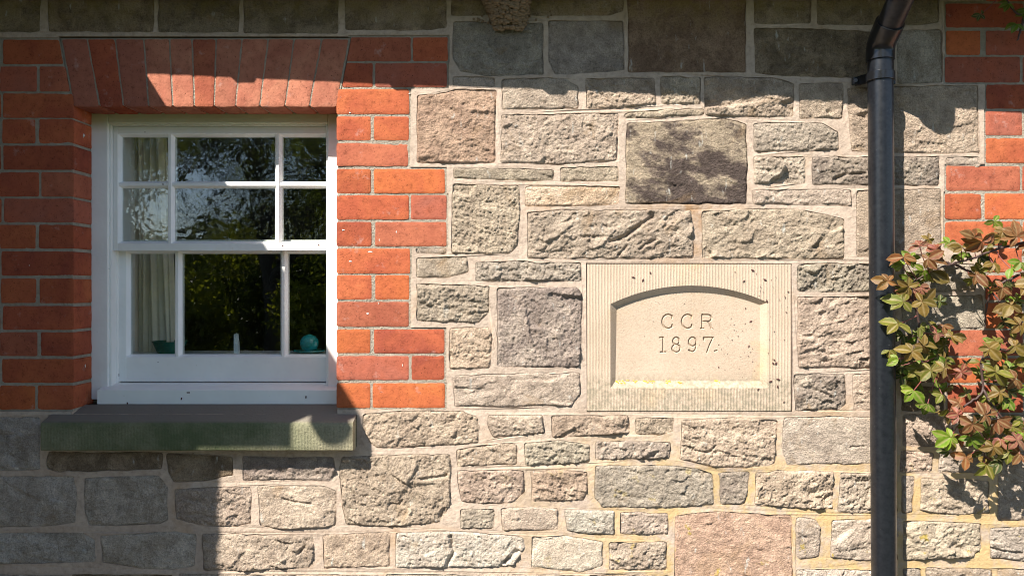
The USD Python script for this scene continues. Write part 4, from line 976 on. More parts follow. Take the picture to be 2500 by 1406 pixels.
lug.box([A(2081, 200, -0.02)[0], -0.030, zc - .010], [c[0] - RP + .004, -0.012, zc + .012], .002)
lug.add(hull([(c[0] - RP - .012, -0.03, zc - .011), (c[0] - RP - .012, -0.03, zc + .013), (c[0] - RP + .006, -0.062, zc - .012), (c[0] - RP + .006, -0.062, zc + .014), (c[0] - RP - .012, -0.012, zc - .011), (c[0] - RP - .012, -0.012, zc + .013), (c[0] - RP + .006, -0.04, zc - .012), (c[0] - RP + .006, -0.04, zc + .014)]))
obj('bracket_lug', lug.mesh(), M_fit, dp, 30)
obj('bracket_lug', bbox([c[0] + RP - .004, -0.030, zc - .010], [c[0] + RP + .03, -0.012, zc + .012], .002), M_fit, dp, 30)
scx = A(2089, 201, -0.03)[0]
sc = trimesh.creation.cylinder(.0052, .004, sections=20); sc.apply_transform(trimesh.transformations.rotation_matrix(np.pi / 2, [1, 0, 0])); sc.apply_translation([scx, -0.031, zc + .001])
obj('screw', sc, plain('zinc_screw', (0.12, 0.12, 0.13), 0.35), dp, 30)
# swan neck
p0 = along(A(2150, 135, YP)[2]); up = 0.132; out = KG - 0.072
nx_ = np.array([0, -out, up]); L_ = np.linalg.norm(nx_); u = nx_ / L_
def curve(a, b, c, n=9): t = np.linspace(0, 1, n)[:, None]; return (1 - t) ** 2 * a + 2 * t * (1 - t) * b + t * t * c
e = p0 + [0, 0, .006]; e1 = e + [0, 0, .022]; bend = curve(e, e1, e1 + u * .03)
obj('lower_bend', tube(bend, RP + .0042, 40), M_fit, dp, 40)
s0 = bend[-1]; top0 = s0 + u * (L_ - .03); 
obj('bend_collar', tube([s0, s0 + u * .002, s0 + u * .045, s0 + u * .047], [RP + .004, RP + .0052, RP + .0052, RP + .004], 40), M_fit, dp, 40)
obj('neck_pipe', tube([s0, top0], RP, 40), M_pipe, dp, 40)
b2 = curve(top0 - u * .03, top0, top0 + np.array([0, 0, .03]))
obj('upper_bend', tube(list(b2) + [[b2[-1][0], b2[-1][1], zg(b2[-1][0]) - RG + .004]], RP + .0045, 40), M_fit, dp, 40)
obj('neck_collar', tube([top0 - u * .055, top0 - u * .053, top0 - u * .018, top0 - u * .016], [RP + .004, RP + .0055, RP + .0055, RP + .004], 40), M_fit, dp, 40)

# ------------------------------------------------------------------ house martin's nest under the eaves
def nest():
    r = np.random.default_rng(12); m = MB()
    base = trimesh.creation.icosphere(3, 1.0); v = base.vertices.copy()
    zt_, zb_ = zsof, gz(84); cx = gx(1237)
    def surf(a, t):
        """a: angle round the front (0..pi), t: 0 bottom .. 1 top"""
        w = (0.034 + 0.062 * t ** 0.8) * (1 + .06 * math.sin(a * 5 + t * 9)); dpt = (0.016 + 0.085 * t ** .85)
        return np.array([cx + w * math.cos(a) + .006 * (1 - t), -0.002 - dpt * math.sin(a), zb_ + .012 + (zt_ - zb_ - .012) * t])
    rows, cols = 26, 20
    V = np.array([surf(np.pi * j / (cols - 1), i / (rows - 1)) for i in range(rows) for j in range(cols)])
    F = []
    for i in range(rows - 1):
        for j in range(cols - 1):
            k = i * cols + j; F += [[k, k + 1, k + cols + 1], [k, k + cols + 1, k + cols]]
    V = np.vstack([V, [cx, 0.0, zb_ + .01]]); 
    for j in range(cols - 1): F.append([len(V) - 1, j + 1, j])
    m.add((V, np.array(F)))
    ico = trimesh.creation.icosphere(1, 1.0)
    for t in np.arange(0, 1, .026):
        wid = 0.05 + .1 * t; n = int((0.10 + .26 * t) / .0074)
        for j in range(n):
            a = np.pi * (j + r.uniform(0, 1)) / n; tt = np.clip(t + r.uniform(-.012, .012), -.03, 1)
            p = surf(a, max(tt, 0)); s = r.uniform(.0036, .0078)
            vv = ico.vertices * [s * r.uniform(.9, 1.4), s * r.uniform(.7, 1.0), s * r.uniform(.6, 1.0)]
            vv = vv + r.normal(0, .00035, vv.shape)
            m.add((vv + p + [r.normal(0, .0015), -.005 - abs(r.normal(0, .0040)), -.004 * (t < .05)], ico.faces))
    for k in range(70):                                   # loose pellets round the foot
        x = cx + r.normal(0, .05); p = np.array([x, -0.006, zb_ + .012 + abs(r.normal(0, .012)) + .25 * abs(x - cx)])
        m.add((ico.vertices * r.uniform(.002, .004) + p, ico.faces))
    return m.mesh()
M_mud = plain('dried_mud', (0.40, 0.285, 0.18), 0.95, 0.35, 70, 0.003, 400)
M_mud = mat('dried_mud_pellets', {'g': ('geometry', {}), 'r': ('rgb_ramp', {'ramp': [(0.0, (0.22, 0.155, 0.095)), (0.5, (0.45, 0.325, 0.205)), (1.0, (0.68, 0.54, 0.37))]}), 'n': ('noise_texture', {'scale': 300.0, 'detail': 3.0}), 'b': ('bump', {'distance': 0.002, 'strength': 1.0}),
    'p': ('principled_bsdf', {'roughness': 0.95, 'specular_ior_level': 0.1})}, [('g.random_per_island', 'r.fac'), ('r.color', 'p.base_color'), ('g.position', 'n.vector'), ('n.fac', 'b.height'), ('b.normal', 'p.normal')], 'p.BSDF')
obj('bird_nest', nest(), M_mud, None, True, 'cup shaped nest of brown mud pellets stuck high on the wall under the eaves', 'bird nest')

# ------------------------------------------------------------------ climbing plant
def leaf_material():
    n = {'t1': ('attribute', {'attribute': 'tint'}), 'rib': ('attribute', {'attribute': 'rib'}), 'geo': ('geometry', {}),
         'n': ('noise_texture', {'scale': 70.0, 'detail': 4.0, 'roughness': 0.6}), 'nr': ('rgb_ramp', {'ramp': [(0.3, (0.72, 0.75, 0.7)), (0.7, (1.2, 1.15, 1.1))]}),
         'm': ('mix_color', {'blend_type': 'multiply', 'fac': 1.0}), 'm2': ('mix_color', {'b': (0.34, 0.25, 0.12)}),
         'b1': ('noise_texture', {'scale': 150.0, 'detail': 3.0}), 'bp': ('bump', {'distance': 0.0012, 'strength': 1.0}),
         'p': ('principled_bsdf', {'roughness': 0.48, 'specular_ior_level': 0.26}), 'tl': ('translucent_bsdf', {}),
         'tm': ('mix_color', {'blend_type': 'multiply', 'fac': 1.0, 'b': (1.3, 1.5, 0.7), 'use_clamp': False}), 'mx': ('mix_closure', {'fac': 0.28})}
    l = [('geo.position', 'n.vector'), ('geo.position', 'b1.vector'), ('n.fac', 'nr.fac'), ('t1.color', 'm.a'), ('nr.color', 'm.b'), ('m.result', 'm2.a'), ('rib.fac', 'm2.fac'), ('m2.result', 'p.base_color'),
         ('m2.result', 'tm.a'), ('tm.result', 'tl.color'), ('b1.fac', 'bp.height'), ('bp.normal', 'p.normal'), ('p.BSDF', 'mx.closure1'), ('tl.BSDF', 'mx.closure2')]
    return mat('creeper_leaf', n, l, 'mx.closure')
M_leaf = leaf_material()
M_stem = plain('creeper_stem', (0.060, 0.032, 0.026), 0.6, 0.3, 90, 0.001, 300)
M_petiole = plain('red_leaf_stalk', (0.19, 0.045, 0.04), 0.5, 0.2, 90)
LT = {'bronze': (0.150, 0.098, 0.022), 'brown': (0.165, 0.068, 0.028), 'red': (0.20, 0.055, 0.038), 'olive': (0.125, 0.125, 0.018), 'green': (0.095, 0.160, 0.014), 'bright': (0.15, 0.225, 0.018),
      'dark': (0.040, 0.060, 0.011), 'orange': (0.195, 0.085, 0.028), 'pink': (0.22, 0.085, 0.062)}
def leaflet(length, width, r, curl, fold):
    """blade along +x, top towards +z; returns vertices, faces, rib weight"""
    ns, nw = 10, 7
    V, R = [], []
    ph = r.uniform(0, 6)
    for i in range(ns + 1):
        s = i / ns
        w = width * (math.sin(math.pi * s ** 0.80) ** 0.85) * (0.62 + 0.55 * s) if 0 < s < 1 else 0.0
        if 0 < i < ns: w *= 1 + .05 * (1 if i % 2 else -1)
        for j in range(nw):
            v = (j / (nw - 1)) * 2 - 1
            z = -curl * length * s * s + fold * abs(v) * w * .5 + 0.012 * length * math.sin(ph + s * 9 + v * 2) * abs(v) - 0.02 * length * math.sin(s * 5 * math.pi) * abs(v) * .5
            V.append((length * (s - 0.04 * v * v * s), v * w / 2, z)); R.append(0.55 * max(0, 1 - abs(v) * 3.2) + (0.28 if abs(v) > .95 else 0))
    F = []
    for i in range(ns):
        for j in range(nw - 1):
            k = i * nw + j; F += [[k, k + nw, k + nw + 1], [k, k + nw + 1, k + 1]]
    return np.array(V), np.array(F), np.array(R)
plant = holder('climbing_plant', None, 'climbing creeper with five fingered bronze and green leaves beside the downpipe', 'climbing plant')
LV = [
 (2380,580,115,'brown',[(168,46),(125,34),(100,34),(52,45),(15,40)]), (2483,578,120,'brown',[(160,54),(95,50),(130,46),(240,32),(20,40),(75,46)]),
 (2397,590,120,'brown',[(185,50),(265,34),(20,46),(40,32),(215,48)]), (2441,580,105,'bronze',[(200,42),(330,30),(165,36),(20,28)]),
 (2285,608,120,'red',[(100,28),(130,27),(55,32),(20,28),(160,26)]), (2245,600,110,'pink',[(150,24),(60,24),(110,22),(20,28),(200,32)]),
 (2207,628,125,'orange',[(170,44),(195,42),(330,34),(300,28),(30,28)]), (2203,648,110,'bright',[(110,24),(140,28),(180,28),(60,18),(210,24)]),
 (2266,632,120,'brown',[(350,55),(20,46),(310,36),(250,28),(130,22)]), (2255,660,90,'green',[(300,38),(330,32),(150,27),(260,27),(200,22)]),
 (2168,686,128,'orange',[(165,44),(215,36),(120,25),(50,25),(330,24)]), (2205,736,125,'olive',[(165,56),(215,42),(115,31),(65,33),(310,35)]),
 (2251,736,130,'bronze',[(35,58),(280,44),(195,31),(350,47),(115,29)]), (2192,791,122,'olive',[(150,50),(225,40),(320,43),(80,27),(10,18)]),
 (2271,663,100,'bronze',[(315,50),(330,58),(345,47)]), (2247,700,105,'pink',[(200,18),(300,24),(330,34),(10,28),(260,18)]),
 (2349,604,105,'bronze',[(150,40),(170,37),(20,37),(210,28),(300,28)]), (2383,671,95,'brown',[(260,28),(310,42),(75,18),(160,22),(330,32)]),
 (2391,626,80,'dark',[(280,22),(320,46),(330,42)]), (2468,655,120,'bright',[(30,30),(240,32),(280,20)]), (2468,745,95,'bronze',[(195,47),(215,44),(240,42),(330,37),(80,27)]),
 (2323,820,120,'bronze',[(105,25),(350,47),(320,33),(160,18),(300,28)]), (2287,814,105,'pink',[(260,25),(340,24),(130,28)]), (2255,844,115,'bronze',[(80,32),(120,24),(0,44),(305,32),(180,24)]),
 (2227,857,125,'bronze',[(170,46),(240,36),(320,34),(120,30),(15,30)]), (2193,876,110,'bright',[(185,26),(210,34),(150,22)]), (2415,850,115,'bronze',[(30,35),(120,25),(180,27),(310,45),(240,28)]),
 (2478,844,110,'bronze',[(80,24),(110,28),(235,30),(320,43),(20,22)]), (2272,904,122,'olive',[(125,31),(225,40),(180,41),(45,26),(290,28)]), (2305,898,125,'bronze',[(110,28),(50,31),(10,33),(260,30),(200,33)]),
 (2347,908,118,'red',[(60,31),(10,36),(310,28),(230,26),(150,22)]), (2313,913,115,'pink',[(240,35),(310,32),(180,18)]), (2431,907,122,'olive',[(150,33),(80,20),(340,46),(305,52),(200,31)]),
 (2393,884,85,'olive',[(170,35),(20,22)]), (2200,892,70,'dark',[(270,24),(320,20),(220,22)]), (2231,953,115,'bright',[(235,40),(160,37),(310,43),(180,33)]),
 (2339,1011,120,'red',[(110,26),(60,24),(190,33),(235,33),(30,22)]), (2404,1012,130,'brown',[(70,39),(110,39),(140,32),(15,48),(290,32),(240,26)]), (2375,1035,132,'brown',[(165,46),(225,37),(270,31),(330,37),(80,24)]),
 (2321,1067,122,'bright',[(165,48),(215,48),(250,41),(320,26),(100,29)]), (2371,1067,110,'green',[(200,33),(255,32),(310,43),(20,31),(340,42)]), (2358,1116,112,'orange',[(165,39),(265,36),(30,22),(330,26),(130,18)]),
 (2408,1134,90,'olive',[(235,43),(290,42),(180,24)]), (2435,1025,120,'brown',[(330,39),(0,43),(280,40),(250,48),(200,28)]), (2471,1039,110,'olive',[(330,34),(30,26),(250,34),(180,28)]),
 (2437,1068,110,'pink',[(265,38),(290,36),(240,34)]), (2496,1055,115,'bright',[(200,24),(230,24),(300,29)]), (2315,999,100,'olive',[(215,32),(250,29)]), (2359,959,85,'olive',[(100,19),(200,22),(300,22),(30,22)]),
 (2409,969,85,'olive',[(200,26),(160,24),(330,24)]), (2458,975,100,'green',[(180,29),(340,19),(240,34),(290,34)]), (2478,1025,75,'dark',[(330,26),(290,29),(20,24)]),
 (2462,10,45,'green',[(200,28),(240,26),(330,29),(160,25)]), (2482,60,50,'green',[(190,32),(320,24),(240,29),(150,24)]), (2394,36,60,'dark',[(180,22),(300,18),(60,18),(240,20)]), (2510,30,50,'green',[(190,32),(250,30),(150,30)]),
 (2425,1090,120,'bronze',[(200,36),(260,34),(320,34),(140,28),(30,30)]), (2462,1102,112,'olive',[(210,34),(270,36),(330,34),(150,28)]), (2440,1128,100,'dark',[(240,36),(290,34),(190,28)]), (2490,1108,120,'brown',[(180,38),(240,36),(300,34),(120,30)]),
 (2482,1072,128,'pink',[(170,34),(230,34),(290,32),(100,28),(40,28)]), (2342,985,108,'brown',[(150,28),(210,30),(280,28),(60,26)]), (2300,962,104,'olive',[(170,30),(230,30),(290,26)]), (2440,958,112,'bronze',[(60,30),(130,30),(200,32),(270,30),(340,30)]),
 (2480,926,116,'brown',[(170,36),(230,34),(110,30),(300,34)]), (2490,792,112,'bronze',[(160,38),(220,36),(280,32),(100,30)]), (2448,702,100,'brown',[(200,32),(260,34),(320,30),(130,26)]), (2424,642,100,'bronze',[(190,34),(240,30),(300,34),(20,30)]), (2492,640,104,'green',[(170,32),(230,34),(300,30)]),
 (2218,700,118,'bronze',[(150,34),(210,36),(270,32),(80,28),(20,28)]), (2290,870,100,'green',[(200,30),(260,32),(320,30)]), (2240,900,95,'olive',[(160,32),(220,34),(280,32),(340,28)]), (2265,985,90,'green',[(190,34),(250,34),(310,30)]),
 # more, just past the edge
 (2530,600,115,'brown',[(170,50),(220,45),(110,45),(60,45),(300,45)]), (2520,690,110,'bronze',[(180,46),(230,45),(120,40),(40,45),(300,45)]), (2530,780,100,'bronze',[(170,50),(220,45),(110,45),(60,45),(300,45)]),
 (2525,880,110,'olive',[(180,50),(230,45),(120,45),(60,45),(300,45)]), (2530,960,100,'green',[(175,46),(220,45),(130,45),(60,45),(300,45)]), (2540,1050,110,'brown',[(180,46),(240,45),(110,45),(60,45),(300,45)]),
 (2575,240,150,'green',[(180,40),(230,40),(130,35),(60,45),(300,45)]), (2580,170,160,'green',[(180,40),(230,45),(130,35),(60,45),(300,45)]),
]
r = np.random.default_rng(21)
for _ in range(64):                                            # inner leaves, close to the wall, in the shade of the outer ones
    zone = r.choice(5, p=[.36, .22, .12, .12, .18])
    x, y = [(r.uniform(2195, 2310), r.uniform(800, 965)), (r.uniform(2380, 2500), r.uniform(1020, 1110)), (r.uniform(2210, 2270), r.uniform(640, 760)), (r.uniform(2400, 2500), r.uniform(860, 980)), (r.uniform(2420, 2520), r.uniform(690, 860))][zone]
    a0 = r.uniform(0, 360)
    LV.append((x, y, r.uniform(25, 70), r.choice(['dark', 'green', 'dark', 'olive']), [(a0 + 72 * k + r.uniform(-15, 15), r.uniform(24, 36)) for k in range(int(r.integers(3, 6)))]))
base = list(LV)
for _ in range(60):                                            # smaller leaves among the big ones
    b = base[int(r.integers(0, 52))]
    a0 = r.uniform(0, 360)
    LV.append((b[0] + r.normal(0, 26), b[1] + r.normal(0, 22), max(35, b[2] - r.uniform(15, 60)), r.choice(['bronze', 'brown', 'olive', 'green', 'red', 'olive', 'dark']), [(a0 + 72 * k + r.uniform(-18, 18), r.uniform(18, 32)) for k in range(int(r.integers(3, 6)))]))
main_stems = [[(2560,560,105),(2500,592,100),(2440,607,96),(2390,625,92),(2340,640,90),(2290,656,88),(2250,676,85),(2228,690,75)],
              [(2228,690,75),(2232,740,85),(2245,800,80),(2240,850,85),(2262,900,90),(2300,915,88)],
              [(2540,640,80),(2470,680,72),(2425,707,60),(2408,760,35),(2405,800,22)],
              [(2300,640,88),(2350,655,70),(2400,690,55),(2440,735,70),(2475,750,80)],
              [(2560,880,80),(2480,860,80),(2415,855,85),(2395,900,80),(2400,950,82),(2370,980,85),(2340,1010,92),(2370,1035,95),(2400,1070,90),(2402,1120,70),(2398,1150,60)],
              [(2400,950,82),(2430,1000,90),(2470,1035,90),(2530,1050,85)], [(2560,20,50),(2500,40,46),(2470,20,42),(2440,-20,40)], [(2560,-60,120),(2540,150,130),(2520,260,130)], [(2500,40,46),(2490,80,50),(2484,100,52)]]
stem_pts = []
for s in main_stems:
    w = np.array([A(x, y, -k * S) for x, y, k in s])
    t = np.linspace(0, len(w) - 1, (len(w) - 1) * 6 + 1)
    from scipy.interpolate import CubicSpline
    c = CubicSpline(np.arange(len(w)), w)(t) if len(w) > 2 else w
    c = c + r.normal(0, .0008, c.shape)
    th = np.linspace(.0042, .0018, len(c))
    obj('stem', tube(c, th, 8), M_stem, plant, True)
    stem_pts.append(c)
stem_pts = np.vstack(stem_pts)
for li_, (cx, cy, k, colr, lets) in enumerate(LV):
    whole = MB() if li_ >= len(base) - 64 else None; wt, wr = [], []
    c = A(cx, cy, -k * S)
    lf = holder('leaf', plant) if whole is None else None
    # stalk from the nearest stem
    j = np.argmin(np.linalg.norm(stem_pts - c, axis=1)); s0 = stem_pts[j]
    if np.linalg.norm(s0 - c) < .16:
        mid = (s0 + c) / 2 + [0, .008, -.006]
        if whole is None: obj('leaf_stalk', tube(curve(s0, mid, c, 7), [.0013] * 7, 6), M_petiole, lf, True)
    nrm = np.array([r.normal(-.12, .22), -1, r.normal(.28, .22)]); nrm /= np.linalg.norm(nrm)
    for (ang, ln) in lets:
        ln_w = ln * S * (1 - k * S / D) * 0.93
        a = math.radians(ang + r.uniform(-5, 5))
        d0 = np.array([math.cos(a), 0, math.sin(a)]); d0 = d0 - nrm * (d0 @ nrm); d0 /= np.linalg.norm(d0)
        droop = r.uniform(-.05, .35)
        d0 = d0 - nrm * droop; d0 /= np.linalg.norm(d0)
        roll = r.normal(0, .35)
        side = np.cross(nrm, d0); side /= np.linalg.norm(side); up_ = np.cross(d0, side)
        side2 = side * math.cos(roll) + up_ * math.sin(roll); up2 = np.cross(d0, side2)
        if up2 @ nrm < 0: up2, side2 = -up2, -side2
        v, f, rb = leaflet(ln_w, ln_w * r.uniform(.56, .72), r, r.uniform(.05, .30), r.uniform(.15, .6))
        Wv = c + v[:, :1] * d0 + v[:, 1:2] * side2 + v[:, 2:3] * up2
        Wv[:, 1] = np.minimum(Wv[:, 1], -0.020)
        tint = np.array(LT[colr]) * r.uniform(.8, 1.2) * np.array([r.uniform(.92, 1.1), r.uniform(.9, 1.12), 1])
        if whole is None: obj('leaflet', (Wv, f), M_leaf, lf, True, tint=tint, rib=rb)
        else: whole.add((Wv, f)); wt.append(np.tile(tint, (len(Wv), 1))); wr.append(rb)
    if whole is not None: obj('leaf', whole.mesh(), M_leaf, plant, True, tint=np.vstack(wt), rib=np.concatenate(wr))

# ------------------------------------------------------------------ behind the glass
M_room = plain('room_plaster', (0.30, 0.28, 0.25), 0.9, 0.05)
M_floor = plain('room_floor', (0.12, 0.08, 0.05), 0.6, 0.2)
rm = MB()
x0, x1, y0, y1, z0, z1 = gx(-500), gx(2300), 0.301, 3.6, 0.35, 2.75
rm.box([x0 - .05, y0, z0], [x0, y1, z1]).box([x1, y0, z0], [x1 + .05, y1, z1]).box([x0, y1, z0], [x1, y1 + .05, z1]).box([x0, y0, z1], [x1, y1, z1 + .05]).box([x0, y0, z0 - .05], [x1, y1, z0])
obj('room', rm.mesh(), M_room, None, False, kind='structure')
lin = MB()
for xx in (gx(178), gx(824)):
    lin.box([xx - .012, 0.241, gz(1010)], [xx + .012, 0.36, gz(250)])
obj('window_lining', lin.mesh(), M_paint, win, False)
zbd = gz(703 + 179.5)
obj('window_board', bbox([gx(150), 0.241, zbd - .025], [gx(850), 0.42, zbd], .004), M_paint, win, False)
# curtain
cv = []; nxx, nzz = 90, 24
ct, cb = A(302, 250, .365), A(302, 1040, .365)
for i in range(nzz):
    t = i / (nzz - 1)
    for j in range(nxx):
        s = j / (nxx - 1)
        xa = A(313, 500, .365)[0] - .03 * t; wd = (A(396 + 44 * t, 500, .365)[0] - xa)
        ph = s * 4.2 * 2 * np.pi + .5 * math.sin(t * 3)
        cv.append((xa + wd * s + .004 * math.sin(ph * .5 + t * 4), .365 + .016 * math.sin(ph) * (1 - .75 * t) + .008 * math.sin(ph * 2.3 + t * 5), ct[2] + (cb[2] - ct[2]) * t))
cv = np.array(cv); cf = []
for i in range(nzz - 1):
    for j in range(nxx - 1):
        k = i * nxx + j; cf += [[k, k + nxx, k + nxx + 1], [k, k + nxx + 1, k + 1]]
back = cv + [0, .003, 0]
cvv = np.vstack([cv, back]); cff = np.vstack([cf, np.array(cf)[:, [0, 2, 1]] + len(cv)])
obj('curtain', (cvv, cff), plain('linen_curtain', (0.86, 0.75, 0.58), 0.95, 0.04, 40, 0.0008, 500), None, True, 'beige linen curtain hanging in folds inside the window on the left', 'curtain')
# things on the window board
def lathe(profile, sections=36):
    return trimesh.creation.revolve(np.array(profile), sections=sections)
M_teal = plain('teal_glaze', (0.02, 0.36, 0.38), 0.10, 0.35, 45, 0.0012, 130, coat_weight=0.6)
M_green = plain('green_glaze', (0.012, 0.12, 0.085), 0.2, 0.3, 60)
yb_ = 0.30
c = A(755, 836, yb_); rr = 0.0268 * 1.12
sau = lathe([(0, 0), (.030, .001), (.050, .007), (.052, .008), (.051, .0105), (.030, .005), (0, .004)]); sau.apply_translation([c[0], yb_, zbd])
obj('saucer', sau, M_teal, None, 40, 'small teal glazed saucer under the round ornament on the inner window board', 'saucer')
ball = trimesh.creation.icosphere(3, rr); ball.vertices *= [1, 1, .97]; ball.apply_translation([c[0], yb_, zbd + .0045 + rr * .97])
ballv = ball.vertices; 
stem_b = MB().add(ball); kn = lathe([(0, 0), (.012, 0), (.008, .006), (0, .007)], 20); kn.apply_translation([c[0], yb_, zbd + .0045 + rr * 1.94 - .003]); 
obj('round_ornament', ball, M_teal, None, 40, 'round teal glazed ornament standing on a saucer behind the lower right pane', 'ornament')
cbw = A(412, 850, yb_ + .02)
ztopb = A(412, 832, yb_ + .02)[2]; hb = ztopb - zbd
bowl = lathe([(0, 0), (.038, 0), (.040, .003), (.055, hb - .003), (.056, hb), (.052, hb - .001), (.037, .006), (0, .005)]); bowl.apply_translation([cbw[0] + .004, yb_ + .02, zbd])
obj('plant_pot', bowl, M_green, None, 40, 'dark green glazed pot on the inner window board beside the curtain', 'pot')
cd = A(578, 840, yb_); zt_c = A(578, 815, yb_)[2]
cnd = hull([(cd[0] - .007, yb_ - .008, zbd), (cd[0] + .0085, yb_ - .008, zbd), (cd[0] - .007, yb_ + .008, zbd), (cd[0] + .0085, yb_ + .008, zbd), (cd[0] - .0075, yb_ - .006, zt_c), (cd[0] + .004, yb_ - .006, zt_c), (cd[0] - .0075, yb_ + .006, zt_c), (cd[0] + .004, yb_ + .006, zt_c)])
wick = tube([[cd[0], yb_, zt_c - .001], [cd[0], yb_, zt_c + .004]], .0008, 6)
obj('candle', MB().add(cnd).add(wick).mesh(), plain('white_wax', (0.86, 0.87, 0.85), 0.5), None, False, 'slender white tapering candle standing behind the middle pane of the lower sash', 'candle')

# ------------------------------------------------------------------ garden in front of the house (mirrored in the panes)
M_lawn = plain('lawn', (0.032, 0.055, 0.014), 0.95, 0.45, 3.0, 0.03, 60)
M_path = plain('dark_soil', (0.050, 0.040, 0.031), 0.95, 0.35, 30, 0.03, 60)
gv = np.array([[-400, -400, 0], [400, -400, 0], [400, 400, 0], [-400, 400, 0]], float)
obj('ground', (gv, np.array([[0, 1, 2], [0, 2, 3]])), M_lawn, None, False, kind='structure')
obj('flower_bed', (np.array([[-8, -2.6, .004], [9, -2.6, .004], [9, 0.03, .004], [-8, 0.03, .004]], float), np.array([[0, 1, 2], [0, 2, 3]])), M_path, None, False, kind='structure')
M_bark = plain('bark', (0.055, 0.045, 0.036), 0.95, 0.3, 15, 0.01, 40)
def foliage_mat(name, c):
    n = {'oi': ('geometry', {}), 'n': ('noise_texture', {'scale': 1.6, 'detail': 3.0}), 'r': ('rgb_ramp', {'ramp': [(0.3, tuple(x * .6 for x in c)), (0.7, tuple(x * 1.35 for x in c))]}),
         'p': ('principled_bsdf', {'roughness': 0.5, 'specular_ior_level': 0.4}), 't': ('translucent_bsdf', {}), 'tm': ('mix_color', {'blend_type': 'multiply', 'fac': 1.0, 'b': (1.5, 1.6, .7), 'use_clamp': False}), 'mx': ('mix_closure', {'fac': .6})}
    return mat(name, n, [('oi.position', 'n.vector'), ('n.fac', 'r.fac'), ('r.color', 'p.base_color'), ('r.color', 'tm.a'), ('tm.result', 't.color'), ('p.BSDF', 'mx.closure1'), ('t.BSDF', 'mx.closure2')], 'mx.closure')
M_fol = [foliage_mat('yellow_green_foliage', (0.24, 0.24, 0.03)), foliage_mat('dark_foliage', (0.055, 0.07, 0.016)), foliage_mat('mid_foliage', (0.12, 0.14, 0.024))]
def leaf_cloud(centers, spread, n, size, r):
    c = centers[r.integers(0, len(centers), n)] + r.normal(0, 1, (n, 3)) * spread
    a = r.normal(0, 1, (n, 3)); a /= np.linalg.norm(a, axis=1, keepdims=True); b_ = np.cross(a, r.normal(0, 1, (n, 3))); b_ /= np.linalg.norm(b_, axis=1, keepdims=True)
    s = size * r.uniform(.6, 1.4, (n, 1))
    V = np.stack([c - a * s, c + b_ * s * .45, c + a * s, c - b_ * s * .45], 1).reshape(-1, 3)
    i = np.arange(n)[:, None] * 4
    return V, np.vstack([i + [0, 1, 2], i + [0, 2, 3]])
def tree(x, y, h, spread, dens, mi, seed, label, lean=0.0, low=.35):
    r = np.random.default_rng(seed)
    t = holder('tree', None, label, 'tree', 'trees across the lawn', loc=(x, y, 0))
    m = MB(); tips = []
    def limb(p, d, ln, rad, depth):
        pts = [p]; q = p.copy(); dd = d.copy()
        for k in range(5):
            dd = dd + r.normal(0, .13, 3) + [0, 0, .03]; dd /= np.linalg.norm(dd); q = q + dd * ln / 5; pts.append(q.copy())
        m.add(tube(pts, np.linspace(rad, rad * .55, 6), 6 if depth else 9))
        if depth >= 2: tips.extend(pts[1:])
        if depth < 4:
            for k in range(3 if depth else 7):
                i = r.integers(2, 6); a = r.uniform(0, 2 * np.pi); e = np.array([math.cos(a), math.sin(a), r.uniform(-.1, .6)]) * 1.0 + dd * .5; e /= np.linalg.norm(e)
                limb(pts[i], e, ln * r.uniform(.45, .72) * (spread if depth == 0 else 1), rad * .5, depth + 1)
    limb(np.array([0, 0, -.05]), np.array([lean, 0, 1.0]), h * .62, h * .026, 0)
    m2 = MB(); m2.v, m2.f, m2.n = m.v, m.f, m.n
    obj('trunk', m.mesh(), M_bark, t, True)
    tips = np.array(tips); tips = tips[tips[:, 2] > h * low * .5]
    obj('crown', leaf_cloud(tips, .22, dens, .085, r), M_fol[mi], t, False, kind='stuff')
TR = [(-4.6, -12.5, 7.5, 1.0, 2500, 2, 1, 'dark spreading tree nearest the window, thick leaning trunk'), (-7.4, -14.5, 8.0, 1.0, 5500, 2, 2, 'open branched tree to the left across the lawn'), (-6.0, -18.0, 9.0, 1.1, 7000, 0, 3, 'tall yellow green tree at the back of the lawn'),
      (-9.8, -17.0, 8.5, 1.0, 6000, 1, 4, 'dark tree at the far left of the lawn'), (-3.4, -17.5, 8.0, 1.0, 3500, 0, 5, 'pale green tree behind the leaning one'), (2.5, -16.0, 7.0, 1.0, 8000, 2, 6, 'round headed tree opposite the date stone'), (7.5, -18.0, 8.0, 1.0, 8000, 1, 7, 'dark tree opposite the downpipe')]
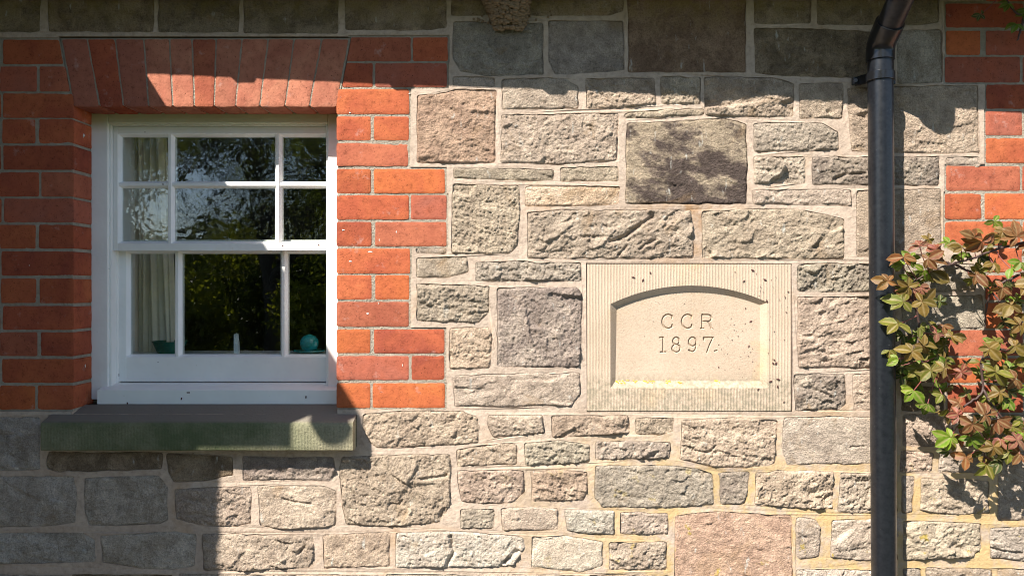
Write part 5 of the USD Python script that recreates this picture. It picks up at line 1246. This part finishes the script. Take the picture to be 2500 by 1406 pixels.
for (x, y, h, sp, dn, mi, sd, lb) in TR: tree(x, y, h, sp, dn, mi, sd, lb, lean=.12 if sd == 1 else 0)
BU = [(-3.2, -11.0, 1.6, 0), (-4.9, -14.2, 2.3, 1), (-6.1, -12.2, 1.9, 0), (-7.8, -13.0, 2.4, 2), (-9.4, -14.0, 2.9, 1), (-5.4, -16.5, 3.3, 0), (-7.6, -17.5, 3.7, 1), (-3.6, -15.5, 2.9, 2), (-2.0, -14.0, 2.5, 1)]
r = np.random.default_rng(77)
hg = holder('hedge', None, 'long dense dark hedge behind the shrubs at the end of the garden', 'hedge', loc=(-4, -22, 0))
hx = r.uniform(-11, 14, 26000); hq = np.c_[hx, r.uniform(-.8, .8, len(hx)), r.uniform(0, 1, len(hx)) ** .7 * (3.1 + .5 * np.sin(hx * .9) + .3 * np.sin(hx * 2.3))]
obj('foliage', leaf_cloud(hq, .12, 26000, .13, r), M_fol[1], hg, False, kind='stuff')
obj('inner_growth', hull([(x, y, z) for x in (-11, 14) for y, z in ((-.7, 0), (.7, 0), (-.5, 2.5), (.5, 2.5))]), M_bark, hg)
bl = ['low yellow green shrub nearest the house', 'dark rounded shrub behind the leaning tree', 'yellow green shrub beside the leaning tree', 'mid green shrub left of the leaning tree', 'dark tall shrub at the left end', 'tall yellow green shrub at the back', 'tall dark shrub at the back left', 'mid green shrub at the back right', 'dark shrub at the right end']
for (x, y, h, mi), lb in zip(BU, bl):
    r = np.random.default_rng(int(abs(x * 100)))
    t = holder('shrub', None, lb, 'shrub', 'shrubs under the trees', loc=(x, y, 0))
    st = MB(); cs = []
    for k in range(14):
        a = r.uniform(0, 6.28); e = np.array([math.cos(a) * .45 * h * r.uniform(.3, 1), math.sin(a) * .45 * h * r.uniform(.3, 1), h * r.uniform(.5, .95)])
        pts = curve(np.zeros(3), e * [.3, .3, .6], e, 6); st.add(tube(pts, np.linspace(.02, .006, 6), 5)); cs += list(pts[2:])
    obj('stems', st.mesh(), M_bark, t, True)
    obj('foliage', leaf_cloud(np.array(cs), .24 * h / 2, 9000, .06, r), M_fol[mi], t, False, kind='stuff')
